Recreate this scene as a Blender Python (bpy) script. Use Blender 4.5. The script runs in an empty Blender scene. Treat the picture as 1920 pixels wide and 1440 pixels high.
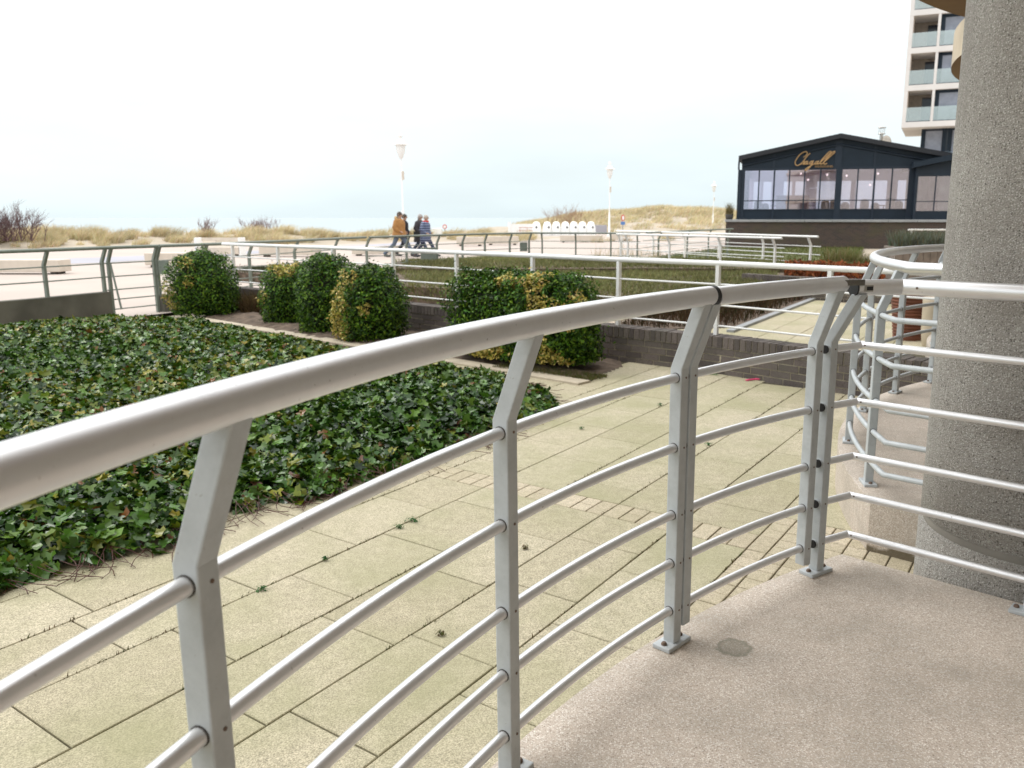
import bpy, math, random
import numpy as np
from mathutils import Vector, Matrix
R = math.radians
random.seed(7); rng = np.random.default_rng(7)
sc = bpy.context.scene
col = sc.collection

# ------------------------------------------------------------------ camera
H = 1.3; FPX = 1554.0; YH = 408.0; CX = 1050.0
PITCH = math.atan((720 - YH) / FPX)
cam = bpy.data.cameras.new('camera'); camo = bpy.data.objects.new('camera', cam); col.objects.link(camo)
camo.location = (0, 0, H); camo.rotation_euler = (math.pi/2 - PITCH, 0, 0)
cam.sensor_width = 36; cam.lens = 36 * FPX / 1920; cam.shift_x = -(CX - 960) / 1920
cam.clip_start = 0.05; cam.clip_end = 20000
cam.dof.use_dof = True; cam.dof.focus_distance = 2.5; cam.dof.aperture_fstop = 6.5
sc.camera = camo
# ------------------------------------------------------------------ sky, sun, exposure
SUN_EL, SUN_AZ = R(48), R(-62)      # azimuth measured from +Y towards +X
w = bpy.data.worlds.new('World'); sc.world = w; w.use_nodes = True
nt = w.node_tree; N = nt.nodes; L = nt.links
bg = N['Background']
sky = N.new('ShaderNodeTexSky'); sky.sky_type = 'NISHITA'; sky.sun_disc = False
sky.sun_elevation = SUN_EL; sky.sun_rotation = SUN_AZ; sky.air_density = 1.0; sky.dust_density = 3.0
hs = N.new('ShaderNodeHueSaturation'); hs.inputs['Saturation'].default_value = 0.35; L.new(sky.outputs[0], hs.inputs['Color'])
tc = N.new('ShaderNodeTexCoord'); sep = N.new('ShaderNodeSeparateXYZ'); L.new(tc.outputs['Generated'], sep.inputs[0])
ramp = N.new('ShaderNodeValToRGB'); L.new(sep.outputs['Z'], ramp.inputs[0])
e = ramp.color_ramp.elements; e[0].position = 0.0; e[0].color = (6.2, 7.15, 7.4, 1); e[1].position = 0.75; e[1].color = (17.5, 17.7, 17.7, 1)
m1 = ramp.color_ramp.elements.new(0.22); m1.color = (7.6, 8.2, 8.3, 1); m2 = ramp.color_ramp.elements.new(0.36); m2.color = (10.0, 10.4, 10.5, 1)
mp = N.new('ShaderNodeMapping'); mp.inputs['Scale'].default_value = (1.6, 1.6, 7); L.new(tc.outputs['Generated'], mp.inputs[0])
nz = N.new('ShaderNodeTexNoise'); nz.inputs['Scale'].default_value = 1.6; nz.inputs['Detail'].default_value = 5; L.new(mp.outputs[0], nz.inputs['Vector'])
cr = N.new('ShaderNodeMapRange'); cr.inputs[1].default_value = 0.3; cr.inputs[2].default_value = 0.7; cr.inputs[3].default_value = 0.93; cr.inputs[4].default_value = 1.10
L.new(nz.outputs['Fac'], cr.inputs[0])
mul = N.new('ShaderNodeMix'); mul.data_type = 'RGBA'; mul.blend_type = 'MULTIPLY'; mul.inputs[0].default_value = 1
L.new(ramp.outputs[0], mul.inputs[6]); L.new(cr.outputs[0], mul.inputs[7])
mx = N.new('ShaderNodeMix'); mx.data_type = 'RGBA'; mx.inputs[0].default_value = 0.82     # thick overcast over the clear sky
L.new(hs.outputs[0], mx.inputs[6]); L.new(mul.outputs[2], mx.inputs[7]); L.new(mx.outputs[2], bg.inputs['Color'])
bg.inputs['Strength'].default_value = 0.13
sun = bpy.data.lights.new('sun', 'SUN'); suno = bpy.data.objects.new('sun', sun); col.objects.link(suno)
sun.energy = 1.0; sun.angle = R(28); sun.color = (1, 0.97, 0.92)
sd = Vector((math.sin(SUN_AZ)*math.cos(SUN_EL), math.cos(SUN_AZ)*math.cos(SUN_EL), math.sin(SUN_EL)))
suno.rotation_euler = sd.to_track_quat('Z', 'Y').to_euler()
sc.view_settings.view_transform = 'Standard'; sc.view_settings.look = 'None'
sc.view_settings.exposure = 0.22; sc.view_settings.gamma = 1
sc.cycles.max_bounces = 8; sc.cycles.transparent_max_bounces = 12

# ------------------------------------------------------------------ helpers
G = -0.25
cP, sP = math.cos(PITCH), math.sin(PITCH)
def ray(x, y):
    u = 720 - y; return ((x - CX), FPX*cP + u*sP, -FPX*sP + u*cP)
def at(x, y, z=G):
    d = ray(x, y); t = (z - H) / d[2]; return Vector((d[0]*t, d[1]*t, z))
def atY(x, y, Y):
    d = ray(x, y); t = Y / d[1]; return Vector((d[0]*t, Y, H + d[2]*t))
def gd(x, D, z=G):               # plan position under column x at forward distance D
    u = (D*0 + (z - H)) / D; yy = 720 - FPX*(u*cP + sP)/(cP - u*sP); return at(x, yy, z) if abs(z-H) > 0.3 else atY(x, yy, D)

class MB:
    def __init__(s): s.v = []; s.f = []; s.sm = []; s.mi = []; s.cur = 0; s.smooth = False
    def add(s, vs, fs, smooth=None, mi=None):
        o = len(s.v); s.v += [tuple(p) for p in vs]
        for f in fs:
            s.f.append([i + o for i in f]); s.sm.append(s.smooth if smooth is None else smooth); s.mi.append(s.cur if mi is None else mi)
    def box(s, c, size, rz=0, rot=None):
        hx, hy, hz = size[0]/2, size[1]/2, size[2]/2
        M = rot if rot is not None else Matrix.Rotation(rz, 3, 'Z'); c = Vector(c)
        vs = [c + M @ Vector((x*hx, y*hy, z*hz)) for z in (-1, 1) for x, y in ((-1,-1),(1,-1),(1,1),(-1,1))]
        s.add(vs, [(3,2,1,0),(4,5,6,7),(0,1,5,4),(1,2,6,5),(2,3,7,6),(3,0,4,7)], False)
    def prism(s, poly, z0, z1, cap=True):
        n = len(poly); vs = [(p[0], p[1], z0) for p in poly] + [(p[0], p[1], z1) for p in poly]
        fs = [(i, (i+1) % n, (i+1) % n + n, i + n) for i in range(n)]
        if cap: fs += [tuple(range(n-1, -1, -1)), tuple(range(n, 2*n))]
        s.add(vs, fs, False)
    def tube(s, path, r, seg=12, cap=True, radii=None, squash=1.0):
        P = [Vector(p) for p in path]; n = len(P); vs = []; 
        T = []
        for i in range(n):
            a = (P[i] - P[i-1]).normalized() if i > 0 else (P[1]-P[0]).normalized()
            b = (P[i+1] - P[i]).normalized() if i < n-1 else a
            T.append(((a+b).normalized(), max(0.3, (a+b).length/2), (b-a)))
        up = Vector((0,0,1))
        if abs(T[0][0].z) > 0.9: up = Vector((1,0,0))
        prev = (up - T[0][0]*up.dot(T[0][0])).normalized()
        for i in range(n):
            t, ch, dv = T[i]
            u = (prev - t*prev.dot(t)).normalized(); prev = u; v = t.cross(u)
            rr = radii[i] if radii else r
            dn = dv.normalized() if dv.length > 1e-5 else None
            for k in range(seg):
                a = 2*math.pi*k/seg; o = u*(math.cos(a)*rr*squash) + v*(math.sin(a)*rr)
                if dn is not None: o += dn*o.dot(dn)*(1/ch - 1)
                vs.append(P[i] + o)
        fs = [(i*seg+k, i*seg+(k+1)%seg, (i+1)*seg+(k+1)%seg, (i+1)*seg+k) for i in range(n-1) for k in range(seg)]
        s.add(vs, fs, True)
        if cap: s.add(vs[:seg], [tuple(range(seg-1,-1,-1))], False); s.add(vs[-seg:], [tuple(range(seg))], False)
    def lathe(s, prof, c=(0,0,0), seg=24, smooth=True):
        vs = []; n = len(prof)
        for r, z in prof:
            for k in range(seg):
                a = 2*math.pi*k/seg; vs.append((c[0]+r*math.cos(a), c[1]+r*math.sin(a), c[2]+z))
        fs = [(i*seg+k, i*seg+(k+1)%seg, (i+1)*seg+(k+1)%seg, (i+1)*seg+k) for i in range(n-1) for k in range(seg)]
        s.add(vs, fs, smooth)
        s.add(vs[:seg], [tuple(range(seg-1,-1,-1))], False); s.add(vs[-seg:], [tuple(range(seg))], False)
    def build(s, name, mat, parent=None, off=None, bevel=0, bseg=2):
        me = bpy.data.meshes.new(name); o3 = Vector(off) if off is not None else None
        vs = s.v if o3 is None else [(p[0]-o3.x, p[1]-o3.y, p[2]-o3.z) for p in s.v]
        me.from_pydata(vs, [], s.f); me.polygons.foreach_set('use_smooth', s.sm)
        for m in (mat if isinstance(mat, (list, tuple)) else [mat]): me.materials.append(m)
        me.polygons.foreach_set('material_index', s.mi); me.update()
        o = bpy.data.objects.new(name, me); col.objects.link(o)
        if parent: o.parent = parent
        if bevel:
            b = o.modifiers.new('bevel', 'BEVEL'); b.width = bevel; b.segments = bseg; b.limit_method = 'ANGLE'; b.angle_limit = R(40)
        return o
def tag(o, label=None, cat=None, group=None, kind=None):
    if label: o['label'] = label
    if cat: o['category'] = cat
    if group: o['group'] = group
    if kind: o['kind'] = kind
    return o
def thing(name, label, cat, loc=(0,0,0), rz=0, group=None):
    o = bpy.data.objects.new(name, None); o.empty_display_size = 0.2; col.objects.link(o)
    o.location = loc; o.rotation_euler = (0, 0, rz); return tag(o, label, cat, group)
def copy_tree(o, parent=None):
    c = o.copy(); col.objects.link(c)
    if parent: c.parent = parent
    for ch in [x for x in bpy.data.objects if x.parent == o]: copy_tree(ch, c)
    return c
def inpoly(x, y, P):
    c = False; n = len(P)
    for i in range(n):
        x1, y1 = P[i][0], P[i][1]; x2, y2 = P[(i+1) % n][0], P[(i+1) % n][1]
        if (y1 > y) != (y2 > y) and x < (x2-x1)*(y-y1)/(y2-y1) + x1: c = not c
    return c
def np_inpoly(X, Y, P):
    c = np.zeros(X.shape, bool); n = len(P)
    for i in range(n):
        x1, y1 = P[i][0], P[i][1]; x2, y2 = P[(i+1) % n][0], P[(i+1) % n][1]
        if y1 == y2: continue
        c ^= ((y1 > Y) != (y2 > Y)) & (X < (x2-x1)*(Y-y1)/(y2-y1) + x1)
    return c
def np_dist(X, Y, P):
    d = np.full(X.shape, 1e9); n = len(P)
    for i in range(n):
        a = np.array(P[i][:2]); b = np.array(P[(i+1) % n][:2]); ab = b-a
        t = np.clip(((X-a[0])*ab[0]+(Y-a[1])*ab[1])/(ab@ab), 0, 1)
        d = np.minimum(d, np.hypot(X-a[0]-t*ab[0], Y-a[1]-t*ab[1]))
    return d
def sinoise(X, Y, f, seed=0):
    r = np.random.default_rng(seed); z = np.zeros(np.shape(X))
    for k in range(7):
        a = r.uniform(0, 2*np.pi); ff = f*r.uniform(.6, 1.9); z = z + np.sin((X*np.cos(a)+Y*np.sin(a))*ff + r.uniform(0, 6.28))
    return z/4

# ------------------------------------------------------------------ materials
def new_mat(name):
    m = bpy.data.materials.new(name); m.use_nodes = True; n = m.node_tree
    return m, n.nodes, n.links, n.nodes['Principled BSDF']
def nd(N, t, **kw):
    o = N.new(t)
    for k, v in kw.items():
        if k in o.inputs: o.inputs[k].default_value = v
        else: setattr(o, k, v)
    return o
def ramp_node(N, pts):
    r = N.new('ShaderNodeValToRGB'); el = r.color_ramp.elements
    while len(el) < len(pts): el.new(0.5)
    for e_, (p, c) in zip(el, pts): e_.position = p; e_.color = (*c, 1) if len(c) == 3 else c
    return r
def mixc(N, Lk, fac, a, b, blend='MIX'):
    m = N.new('ShaderNodeMix'); m.data_type = 'RGBA'; m.blend_type = blend
    for s_, v in ((0, fac), (6, a), (7, b)):
        if hasattr(v, 'is_output'): Lk.new(v, m.inputs[s_])
        else: m.inputs[s_].default_value = v if s_ == 0 else (*v, 1)
    return m.outputs[2]
def coords(N, obj=True):
    return N.new('ShaderNodeTexCoord').outputs['Object']
def simple(name, c, rough=0.6, var=0.12, scale=8, metallic=0, bump=0.0, bscale=60, spec=0.5):
    m, N, Lk, P = new_mat(name); v = coords(N)
    nz = nd(N, 'ShaderNodeTexNoise', Scale=scale, Detail=6); Lk.new(v, nz.inputs['Vector'])
    a = tuple(x*(1-var) for x in c); b = tuple(min(1, x*(1+var)) for x in c)
    rp = ramp_node(N, [(0.3, a), (0.7, b)]); Lk.new(nz.outputs['Fac'], rp.inputs[0]); Lk.new(rp.outputs[0], P.inputs['Base Color'])
    P.inputs['Roughness'].default_value = rough; P.inputs['Metallic'].default_value = metallic; P.inputs['Specular IOR Level'].default_value = spec
    if bump:
        n2 = nd(N, 'ShaderNodeTexNoise', Scale=bscale, Detail=4); Lk.new(v, n2.inputs['Vector'])
        bp = nd(N, 'ShaderNodeBump', Strength=bump, Distance=0.01); Lk.new(n2.outputs['Fac'], bp.inputs['Height']); Lk.new(bp.outputs[0], P.inputs['Normal'])
    return m
def aggregate(name, base, chips, dark, scale, bump, stain, stain_amt, rough=0.75, chip_pos=0.55, spots=False):
    """exposed-aggregate concrete: small stones in a cement paste, with blotchy weathering"""
    m, N, Lk, P = new_mat(name); v = coords(N)
    wv = nd(N, 'ShaderNodeTexNoise', Scale=scale*0.8, Detail=2); Lk.new(v, wv.inputs['Vector'])
    ad = N.new('ShaderNodeMixRGB'); ad.blend_type = 'ADD'; ad.inputs[0].default_value = 0.6/scale; Lk.new(v, ad.inputs[1]); Lk.new(wv.outputs['Color'], ad.inputs[2])
    vo = nd(N, 'ShaderNodeTexVoronoi', Scale=scale); Lk.new(ad.outputs[0], vo.inputs['Vector'])
    vo2 = nd(N, 'ShaderNodeTexVoronoi', Scale=scale*2.3); Lk.new(ad.outputs[0], vo2.inputs['Vector'])
    hsv = N.new('ShaderNodeSeparateColor'); Lk.new(vo.outputs['Color'], hsv.inputs[0])
    rp = ramp_node(N, [(0.0, dark), (0.22, base), (chip_pos, base), (chip_pos+.12, chips), (1.0, chips)]); Lk.new(hsv.outputs[0], rp.inputs[0])
    edge = ramp_node(N, [(0.25, (1,1,1)), (0.62, (0,0,0))]); Lk.new(vo.outputs['Distance'], edge.inputs[0])
    c1 = mixc(N, Lk, edge.outputs[0], base, rp.outputs[0])
    h2 = N.new('ShaderNodeSeparateColor'); Lk.new(vo2.outputs['Color'], h2.inputs[0])
    sp = ramp_node(N, [(0.0, (0.62,0.60,0.58)), (0.35, (1,1,1)), (0.8, (1,1,1)), (1.0, (1.18,1.18,1.18))]); Lk.new(h2.outputs[0], sp.inputs[0])
    c2 = mixc(N, Lk, 0.8, c1, sp.outputs[0], 'MULTIPLY')
    nz = nd(N, 'ShaderNodeTexNoise', Scale=2.2, Detail=7, Roughness=0.62); Lk.new(v, nz.inputs['Vector'])
    sr = ramp_node(N, [(0.44, (0,0,0)), (0.72, (1,1,1))]); Lk.new(nz.outputs['Fac'], sr.inputs[0])
    sm = nd(N, 'ShaderNodeMath', operation='MULTIPLY'); Lk.new(sr.outputs[0], sm.inputs[0]); sm.inputs[1].default_value = stain_amt
    c3 = mixc(N, Lk, sm.outputs[0], c2, stain)
    if spots:      # an old round stain by the railing post and damp moss along the foot of the slab
        q = at(1376, 1214, 0); vm = nd(N, 'ShaderNodeVectorMath', operation='DISTANCE'); Lk.new(v, vm.inputs[0]); vm.inputs[1].default_value = (q.x, q.y, 0)
        n3 = nd(N, 'ShaderNodeTexNoise', Scale=40, Detail=4); Lk.new(v, n3.inputs['Vector'])
        a1 = nd(N, 'ShaderNodeMath', operation='MULTIPLY_ADD'); Lk.new(n3.outputs['Fac'], a1.inputs[0]); a1.inputs[1].default_value = 0.035; Lk.new(vm.outputs['Value'], a1.inputs[2])
        r3 = ramp_node(N, [(0.0, (.35,)*3), (0.055, (.45,)*3), (0.068, (.75,)*3), (0.078, (0,)*3)]); Lk.new(a1.outputs[0], r3.inputs[0]); c3 = mixc(N, Lk, r3.outputs[0], c3, (.17, .165, .12))
        sz = N.new('ShaderNodeSeparateXYZ'); Lk.new(v, sz.inputs[0]); n4 = nd(N, 'ShaderNodeTexNoise', Scale=14, Detail=6); Lk.new(v, n4.inputs['Vector'])
        a2 = nd(N, 'ShaderNodeMath', operation='MULTIPLY_ADD'); Lk.new(n4.outputs['Fac'], a2.inputs[0]); a2.inputs[1].default_value = -0.16; Lk.new(sz.outputs[2], a2.inputs[2])
        r4 = ramp_node(N, [(0.0, (.85,)*3), (0.02, (0,)*3)]); a3 = nd(N, 'ShaderNodeMath', operation='ADD'); Lk.new(a2.outputs[0], a3.inputs[0]); a3.inputs[1].default_value = 0.305; Lk.new(a3.outputs[0], r4.inputs[0]); dp_ = nd(N, 'ShaderNodeVectorMath', operation='DOT_PRODUCT'); Lk.new(v, dp_.inputs[0]); dp_.inputs[1].default_value = (0.666, 0.746, 0)
        cp_ = nd(N, 'ShaderNodeMath', operation='COMPARE'); Lk.new(dp_.outputs['Value'], cp_.inputs[0]); cp_.inputs[1].default_value = 3.735; cp_.inputs[2].default_value = 0.03
        cm_ = nd(N, 'ShaderNodeMath', operation='MULTIPLY'); Lk.new(cp_.outputs[0], cm_.inputs[0]); Lk.new(r4.outputs[0], cm_.inputs[1]); c3 = mixc(N, Lk, cm_.outputs[0], c3, (.085, .065, .03))
    Lk.new(c3, P.inputs['Base Color']); P.inputs['Roughness'].default_value = rough; P.inputs['Specular IOR Level'].default_value = 0.35
    ht = nd(N, 'ShaderNodeMath', operation='MULTIPLY_ADD'); Lk.new(edge.outputs[0], ht.inputs[0]); ht.inputs[1].default_value = 1; Lk.new(hsv.outputs[1], ht.inputs[2])
    bp = nd(N, 'ShaderNodeBump', Strength=bump, Distance=0.6/scale); Lk.new(ht.outputs[0], bp.inputs['Height']); Lk.new(bp.outputs[0], P.inputs['Normal'])
    return m
M = {}
def coat(name, c, rough, dirt=0.25):
    m, N, Lk, P = new_mat(name); v = coords(N)
    nz = nd(N, 'ShaderNodeTexNoise', Scale=14, Detail=8, Roughness=0.7); Lk.new(v, nz.inputs['Vector'])
    rp = ramp_node(N, [(0.42, c), (0.78, tuple(x*(1-dirt) for x in c))]); Lk.new(nz.outputs['Fac'], rp.inputs[0])
    sp = nd(N, 'ShaderNodeTexNoise', Scale=120, Detail=3); Lk.new(v, sp.inputs['Vector'])
    sr = ramp_node(N, [(0.70, (0,0,0)), (0.76, (1,1,1))]); Lk.new(sp.outputs['Fac'], sr.inputs[0])
    sm = nd(N, 'ShaderNodeMath', operation='MULTIPLY'); Lk.new(sr.outputs[0], sm.inputs[0]); sm.inputs[1].default_value = 0.55
    cc = mixc(N, Lk, sm.outputs[0], rp.outputs[0], (0.16, 0.12, 0.09)); Lk.new(cc, P.inputs['Base Color'])
    rr = nd(N, 'ShaderNodeMapRange'); Lk.new(nz.outputs['Fac'], rr.inputs[0]); rr.inputs[3].default_value = rough-.08; rr.inputs[4].default_value = rough+.14
    Lk.new(rr.outputs[0], P.inputs['Roughness'])
    return m
M['coat'] = coat('pale_grey_coating', (0.46, 0.487, 0.50), 0.40, 0.22)
M['rail'] = coat('satin_anodised_metal', (0.80, 0.795, 0.80), 0.33, 0.07); M['rail'].node_tree.nodes['Principled BSDF'].inputs['Metallic'].default_value = 0.78
M['white'] = coat('white_coating', (0.80, 0.80, 0.79), 0.4, 0.10)
M['grey_green'] = coat('grey_green_coating', (0.20, 0.23, 0.20), 0.45, 0.2)
M['shadow_gap'] = simple('dark_shadow_gap', (0.06, 0.055, 0.05), 0.7, 0.4, 60)  # dark tone of the shadow gap round each rod end
M['black'] = simple('black_rubber', (0.012, 0.012, 0.014), 0.5)
M['steel'] = simple('brushed_steel', (0.45, 0.43, 0.40), 0.35, 0.2, 30, 1.0)
M['rust'] = simple('rusty_screw', (0.13, 0.085, 0.06), 0.6, 0.3, 90)
M['terrace'] = aggregate('pink_washed_concrete', (0.515, 0.44, 0.37), (0.75, 0.71, 0.65), (0.26, 0.205, 0.17), 205, 0.22, (0.25, 0.225, 0.185), 0.62, spots=True)
M['pillar'] = aggregate('grey_pebble_concrete', (0.325, 0.308, 0.28), (0.53, 0.515, 0.48), (0.055, 0.048, 0.042), 175, 0.8, (0.145, 0.125, 0.105), 0.4, 0.9)
M['ring'] = simple('grey_joint_mortar', (0.20, 0.185, 0.16), 0.85, 0.15, 8)
M['soffit'] = simple('brown_soffit_paint', (0.22, 0.13, 0.06), 0.8, 0.1, 3)
M['balcony'] = simple('beige_balcony_concrete', (0.50, 0.42, 0.31), 0.8, 0.18, 3, bump=0.2)
M['plaster'] = simple('cream_facade_plaster', (0.50, 0.45, 0.38), 0.85, 0.08, 2, bump=0.2)
M['soil'] = simple('dark_soil', (0.115, 0.082, 0.058), 0.95, 0.45, 9, bump=1.0, bscale=45)
M['dark'] = simple('dark_inner_shade', (0.014, 0.013, 0.008), 1.0, 0.5, 30)  # near black: stems plus the shade deep among leaves, put into the colour
M['kerb'] = simple('beige_kerb_concrete', (0.44, 0.38, 0.29), 0.85, 0.15, 6, bump=0.2)
M['concrete'] = simple('weathered_concrete', (0.11, 0.105, 0.085), 0.9, 0.3, 2.5, bump=0.3)
M['grey_kerb'] = simple('grey_kerb_stone', (0.30, 0.31, 0.32), 0.8, 0.1, 5)

def island_mat(name, lo, hi, rough=0.85, speck=0.25, stain=None, sscale=2.0, bump=0.25, speck_scale=170, stain_amt=.7):
    m, N, Lk, P = new_mat(name); v = coords(N)
    g = N.new('ShaderNodeNewGeometry'); rp = ramp_node(N, [(0, lo), (1, hi)]); Lk.new(g.outputs['Random Per Island'], rp.inputs[0])
    c = rp.outputs[0]
    sp = nd(N, 'ShaderNodeTexNoise', Scale=speck_scale, Detail=2); Lk.new(v, sp.inputs['Vector'])
    sr = ramp_node(N, [(0.3, (1-speck,)*3), (0.7, (1+speck,)*3)]); Lk.new(sp.outputs['Fac'], sr.inputs[0])
    c = mixc(N, Lk, 1.0, c, sr.outputs[0], 'MULTIPLY')
    if stain:
        nz = nd(N, 'ShaderNodeTexNoise', Scale=sscale, Detail=6, Roughness=.6); Lk.new(v, nz.inputs['Vector'])
        n5 = nd(N, 'ShaderNodeTexNoise', Scale=sscale*11, Detail=5, Roughness=.7); Lk.new(v, n5.inputs['Vector']); r5 = ramp_node(N, [(0.3, (.86,.86,.84)), (0.7, (1.1,1.1,1.1))]); Lk.new(n5.outputs['Fac'], r5.inputs[0]); c = mixc(N, Lk, 1.0, c, r5.outputs[0], 'MULTIPLY')
        s2 = ramp_node(N, [(0.40, (0,0,0)), (0.68, (stain_amt,)*3)]); Lk.new(nz.outputs['Fac'], s2.inputs[0]); c = mixc(N, Lk, s2.outputs[0], c, stain)
    Lk.new(c, P.inputs['Base Color']); P.inputs['Roughness'].default_value = rough; P.inputs['Specular IOR Level'].default_value = 0.3
    bp = nd(N, 'ShaderNodeBump', Strength=bump, Distance=0.004); Lk.new(sp.outputs['Fac'], bp.inputs['Height']); Lk.new(bp.outputs[0], P.inputs['Normal'])
    return m
M['slab'] = island_mat('beige_paving_slab', (0.395, 0.350, 0.245), (0.465, 0.415, 0.305), 0.85, 0.46, (0.29, 0.285, 0.155), 1.5, 0.35, 210, .65)
M['paver'] = island_mat('pinkish_small_paver', (0.43, 0.37, 0.27), (0.52, 0.45, 0.34), 0.85, 0.4, (0.33, 0.30, 0.18), 2.5, 0.35, 210, .5)
M['joint'] = simple('mossy_joint_sand', (0.075, 0.065, 0.035), 0.95, 0.5, 14, bump=0.6)
M['brick'] = island_mat('dark_purple_brick', (0.075, 0.062, 0.060), (0.15, 0.125, 0.115), 0.85, 0.3, (0.10, 0.095, 0.075), 5, 0.4, 90, .5)
M['mortar'] = simple('mortar', (0.34, 0.30, 0.22), 0.95, 0.25, 20, bump=0.4)

def leafmat(name, rough=0.35, trans=0.12, spec=0.5):
    m, N, Lk, P = new_mat(name)
    a = N.new('ShaderNodeVertexColor'); a.layer_name = 'tint'; Lk.new(a.outputs[0], P.inputs['Base Color'])
    P.inputs['Roughness'].default_value = rough; P.inputs['Specular IOR Level'].default_value = spec
    tr = N.new('ShaderNodeBsdfTranslucent'); Lk.new(a.outputs[0], tr.inputs[0])
    ms = N.new('ShaderNodeMixShader'); ms.inputs[0].default_value = trans; out = N['Material Output']
    Lk.new(P.outputs[0], ms.inputs[1]); Lk.new(tr.outputs[0], ms.inputs[2]); Lk.new(ms.outputs[0], out.inputs[0])
    return m
M['ivy'] = leafmat('ivy_leaf', 0.20, 0.10, 0.30); M['leaf'] = leafmat('shrub_leaf', 0.40, 0.18, 0.18); M['straw'] = leafmat('dry_grass_blade', 0.8, 0.25, 0.1)
M['heather'] = leafmat('ground_cover_leaf', 0.7, 0.1, 0.2)

def np_mesh(name, V, F, tint, mats, parent=None, mi=None):
    """V (n,3) vertices; F a list of integer arrays, one row per face; tint (n,3)"""
    F = F if isinstance(F, list) else [F]; F = [np.asarray(f, np.int32) for f in F if len(f)]
    me = bpy.data.meshes.new(name); V = np.asarray(V, np.float32); nf = sum(len(f) for f in F)
    lt = np.concatenate([np.full(len(f), f.shape[1], np.int32) for f in F]); li = np.concatenate([f.ravel() for f in F])
    me.vertices.add(len(V)); me.vertices.foreach_set('co', V.ravel()); me.loops.add(len(li)); me.loops.foreach_set('vertex_index', li)
    me.polygons.add(nf); me.polygons.foreach_set('loop_start', np.concatenate([[0], np.cumsum(lt)[:-1]]).astype(np.int32)); me.polygons.foreach_set('loop_total', lt)
    for m in mats: me.materials.append(m)
    if mi is not None: me.polygons.foreach_set('material_index', np.asarray(mi, np.int32))
    me.update(calc_edges=True)
    ca = me.color_attributes.new('tint', 'FLOAT_COLOR', 'POINT')
    cc = np.ones((len(V), 4), np.float32); cc[:, :3] = tint; ca.data.foreach_set('color', cc.ravel()); me.update()
    o = bpy.data.objects.new(name, me); col.objects.link(o)
    if parent: o.parent = parent
    return o
def frames(nrm, spin):
    n = nrm/np.linalg.norm(nrm, axis=1, keepdims=True)
    a = np.where(np.abs(n[:, 2:3]) < 0.9, np.array([[0, 0, 1.]]), np.array([[1., 0, 0]]))
    u = np.cross(a, n); u /= np.linalg.norm(u, axis=1, keepdims=True); v = np.cross(n, u)
    c, s = np.cos(spin)[:, None], np.sin(spin)[:, None]
    return u*c+v*s, -u*s+v*c, n
IVY = np.array([(0,0),(.28,-.12),(.52,.12),(.27,.27),(.36,.58),(.12,.55),(0,1.),(-.12,.55),(-.36,.58),(-.27,.27),(-.52,.12),(-.28,-.12)])
OVAL = np.array([(0,0),(.2,.22),(.24,.5),(.14,.8),(0,1.),(-.14,.8),(-.24,.5),(-.2,.22)])
def leaves(pos, nrm, size, tint, shape, fold=0.25, seed=1):
    r = np.random.default_rng(seed); n = len(pos); u, v, w_ = frames(nrm, r.uniform(0, 6.283, n)); k = len(shape)
    fo = fold*r.uniform(.2, 1.5, n)
    x = shape[:, 0][None, :]*size[:, None]; y = (shape[:, 1]-.35)[None, :]*size[:, None]
    z = np.abs(x)*fo[:, None] - (shape[:, 1]**2)[None, :]*size[:, None]*0.18
    V = pos[:, None, :] + x[..., None]*u[:, None, :] + y[..., None]*v[:, None, :] + z[..., None]*w_[:, None, :]
    h = k//2; A = list(range(0, h+1)); B = [0] + list(range(h, k))
    bs_ = (np.arange(n)*k)[:, None]; F = np.concatenate([bs_+np.array(A), bs_+np.array(B)]) if len(A) == len(B) else [bs_+np.array(A), bs_+np.array(B)]
    T = np.repeat(tint, k, axis=0)
    return V.reshape(-1, 3), F, T
def palette(n, cols, wts, r, jit=0.25):
    c = np.array(cols)[r.choice(len(cols), n, p=np.array(wts)/sum(wts))]
    return c*r.uniform(1-jit, 1+jit, (n, 1))*r.uniform(.9, 1.1, (n, 3))

# ------------------------------------------------------------------ our building: terraces, balconies, facade, pillar
NV = Vector((0.666, 0.746)); PT = (2.17, 3.75)
C1 = Vector((3.13, -0.20)); C2 = C1 + Vector(PT); C3 = C2 + Vector(PT)
FAC = 1.63                                   # facade line: X - 0.577 Y = FAC
def unit_outline(C, Rr, inset=0.0, hi=1.094, lo=-2.44):
    """plan of one terrace: arc round C cut by two straight edges and the facade"""
    cn = C.dot(NV); pts = []
    for k in range(0, 721):
        a = R(60 + k*0.25); p = Vector((C.x + Rr*math.cos(a), C.y + Rr*math.sin(a)))
        if p.x - 0.577*p.y < FAC and lo+inset < p.dot(NV)-cn < hi-inset: pts.append(p)
    pts = pts[::3]
    d = Vector((NV.y, -NV.x))
    def edge(off):    # intersection of the edge line with the arc and with the facade
        t = math.sqrt(Rr*Rr - off*off); p = C + NV*off - d*t
        s = (FAC - (p.x - 0.577*p.y))/(d.x - 0.577*d.y); return p, p + d*s
    a0, f0 = edge(hi-inset); a1, f1 = edge(lo+inset)
    return [f0, a0] + pts + [a1, f1]
def slab(name, C, Rr, z0, z1, mat, bevel=0.03, hi=1.094, lo=-2.44):
    mb = MB(); o = unit_outline(C, Rr, 0, hi, lo); mb.prism(o, z0, z1)
    return mb, o
ex = slab('t', C1, 3.845, G-.02, 0, M['terrace'])[0].build('terrace', M['terrace'], bevel=0.028, bseg=3); tag(ex, kind='structure')
ex = slab('t', C2, 3.845, G-.02, 0, M['terrace'])[0].build('neighbouring_terrace', M['terrace'], bevel=0.028, bseg=3); tag(ex, kind='structure')
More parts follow.
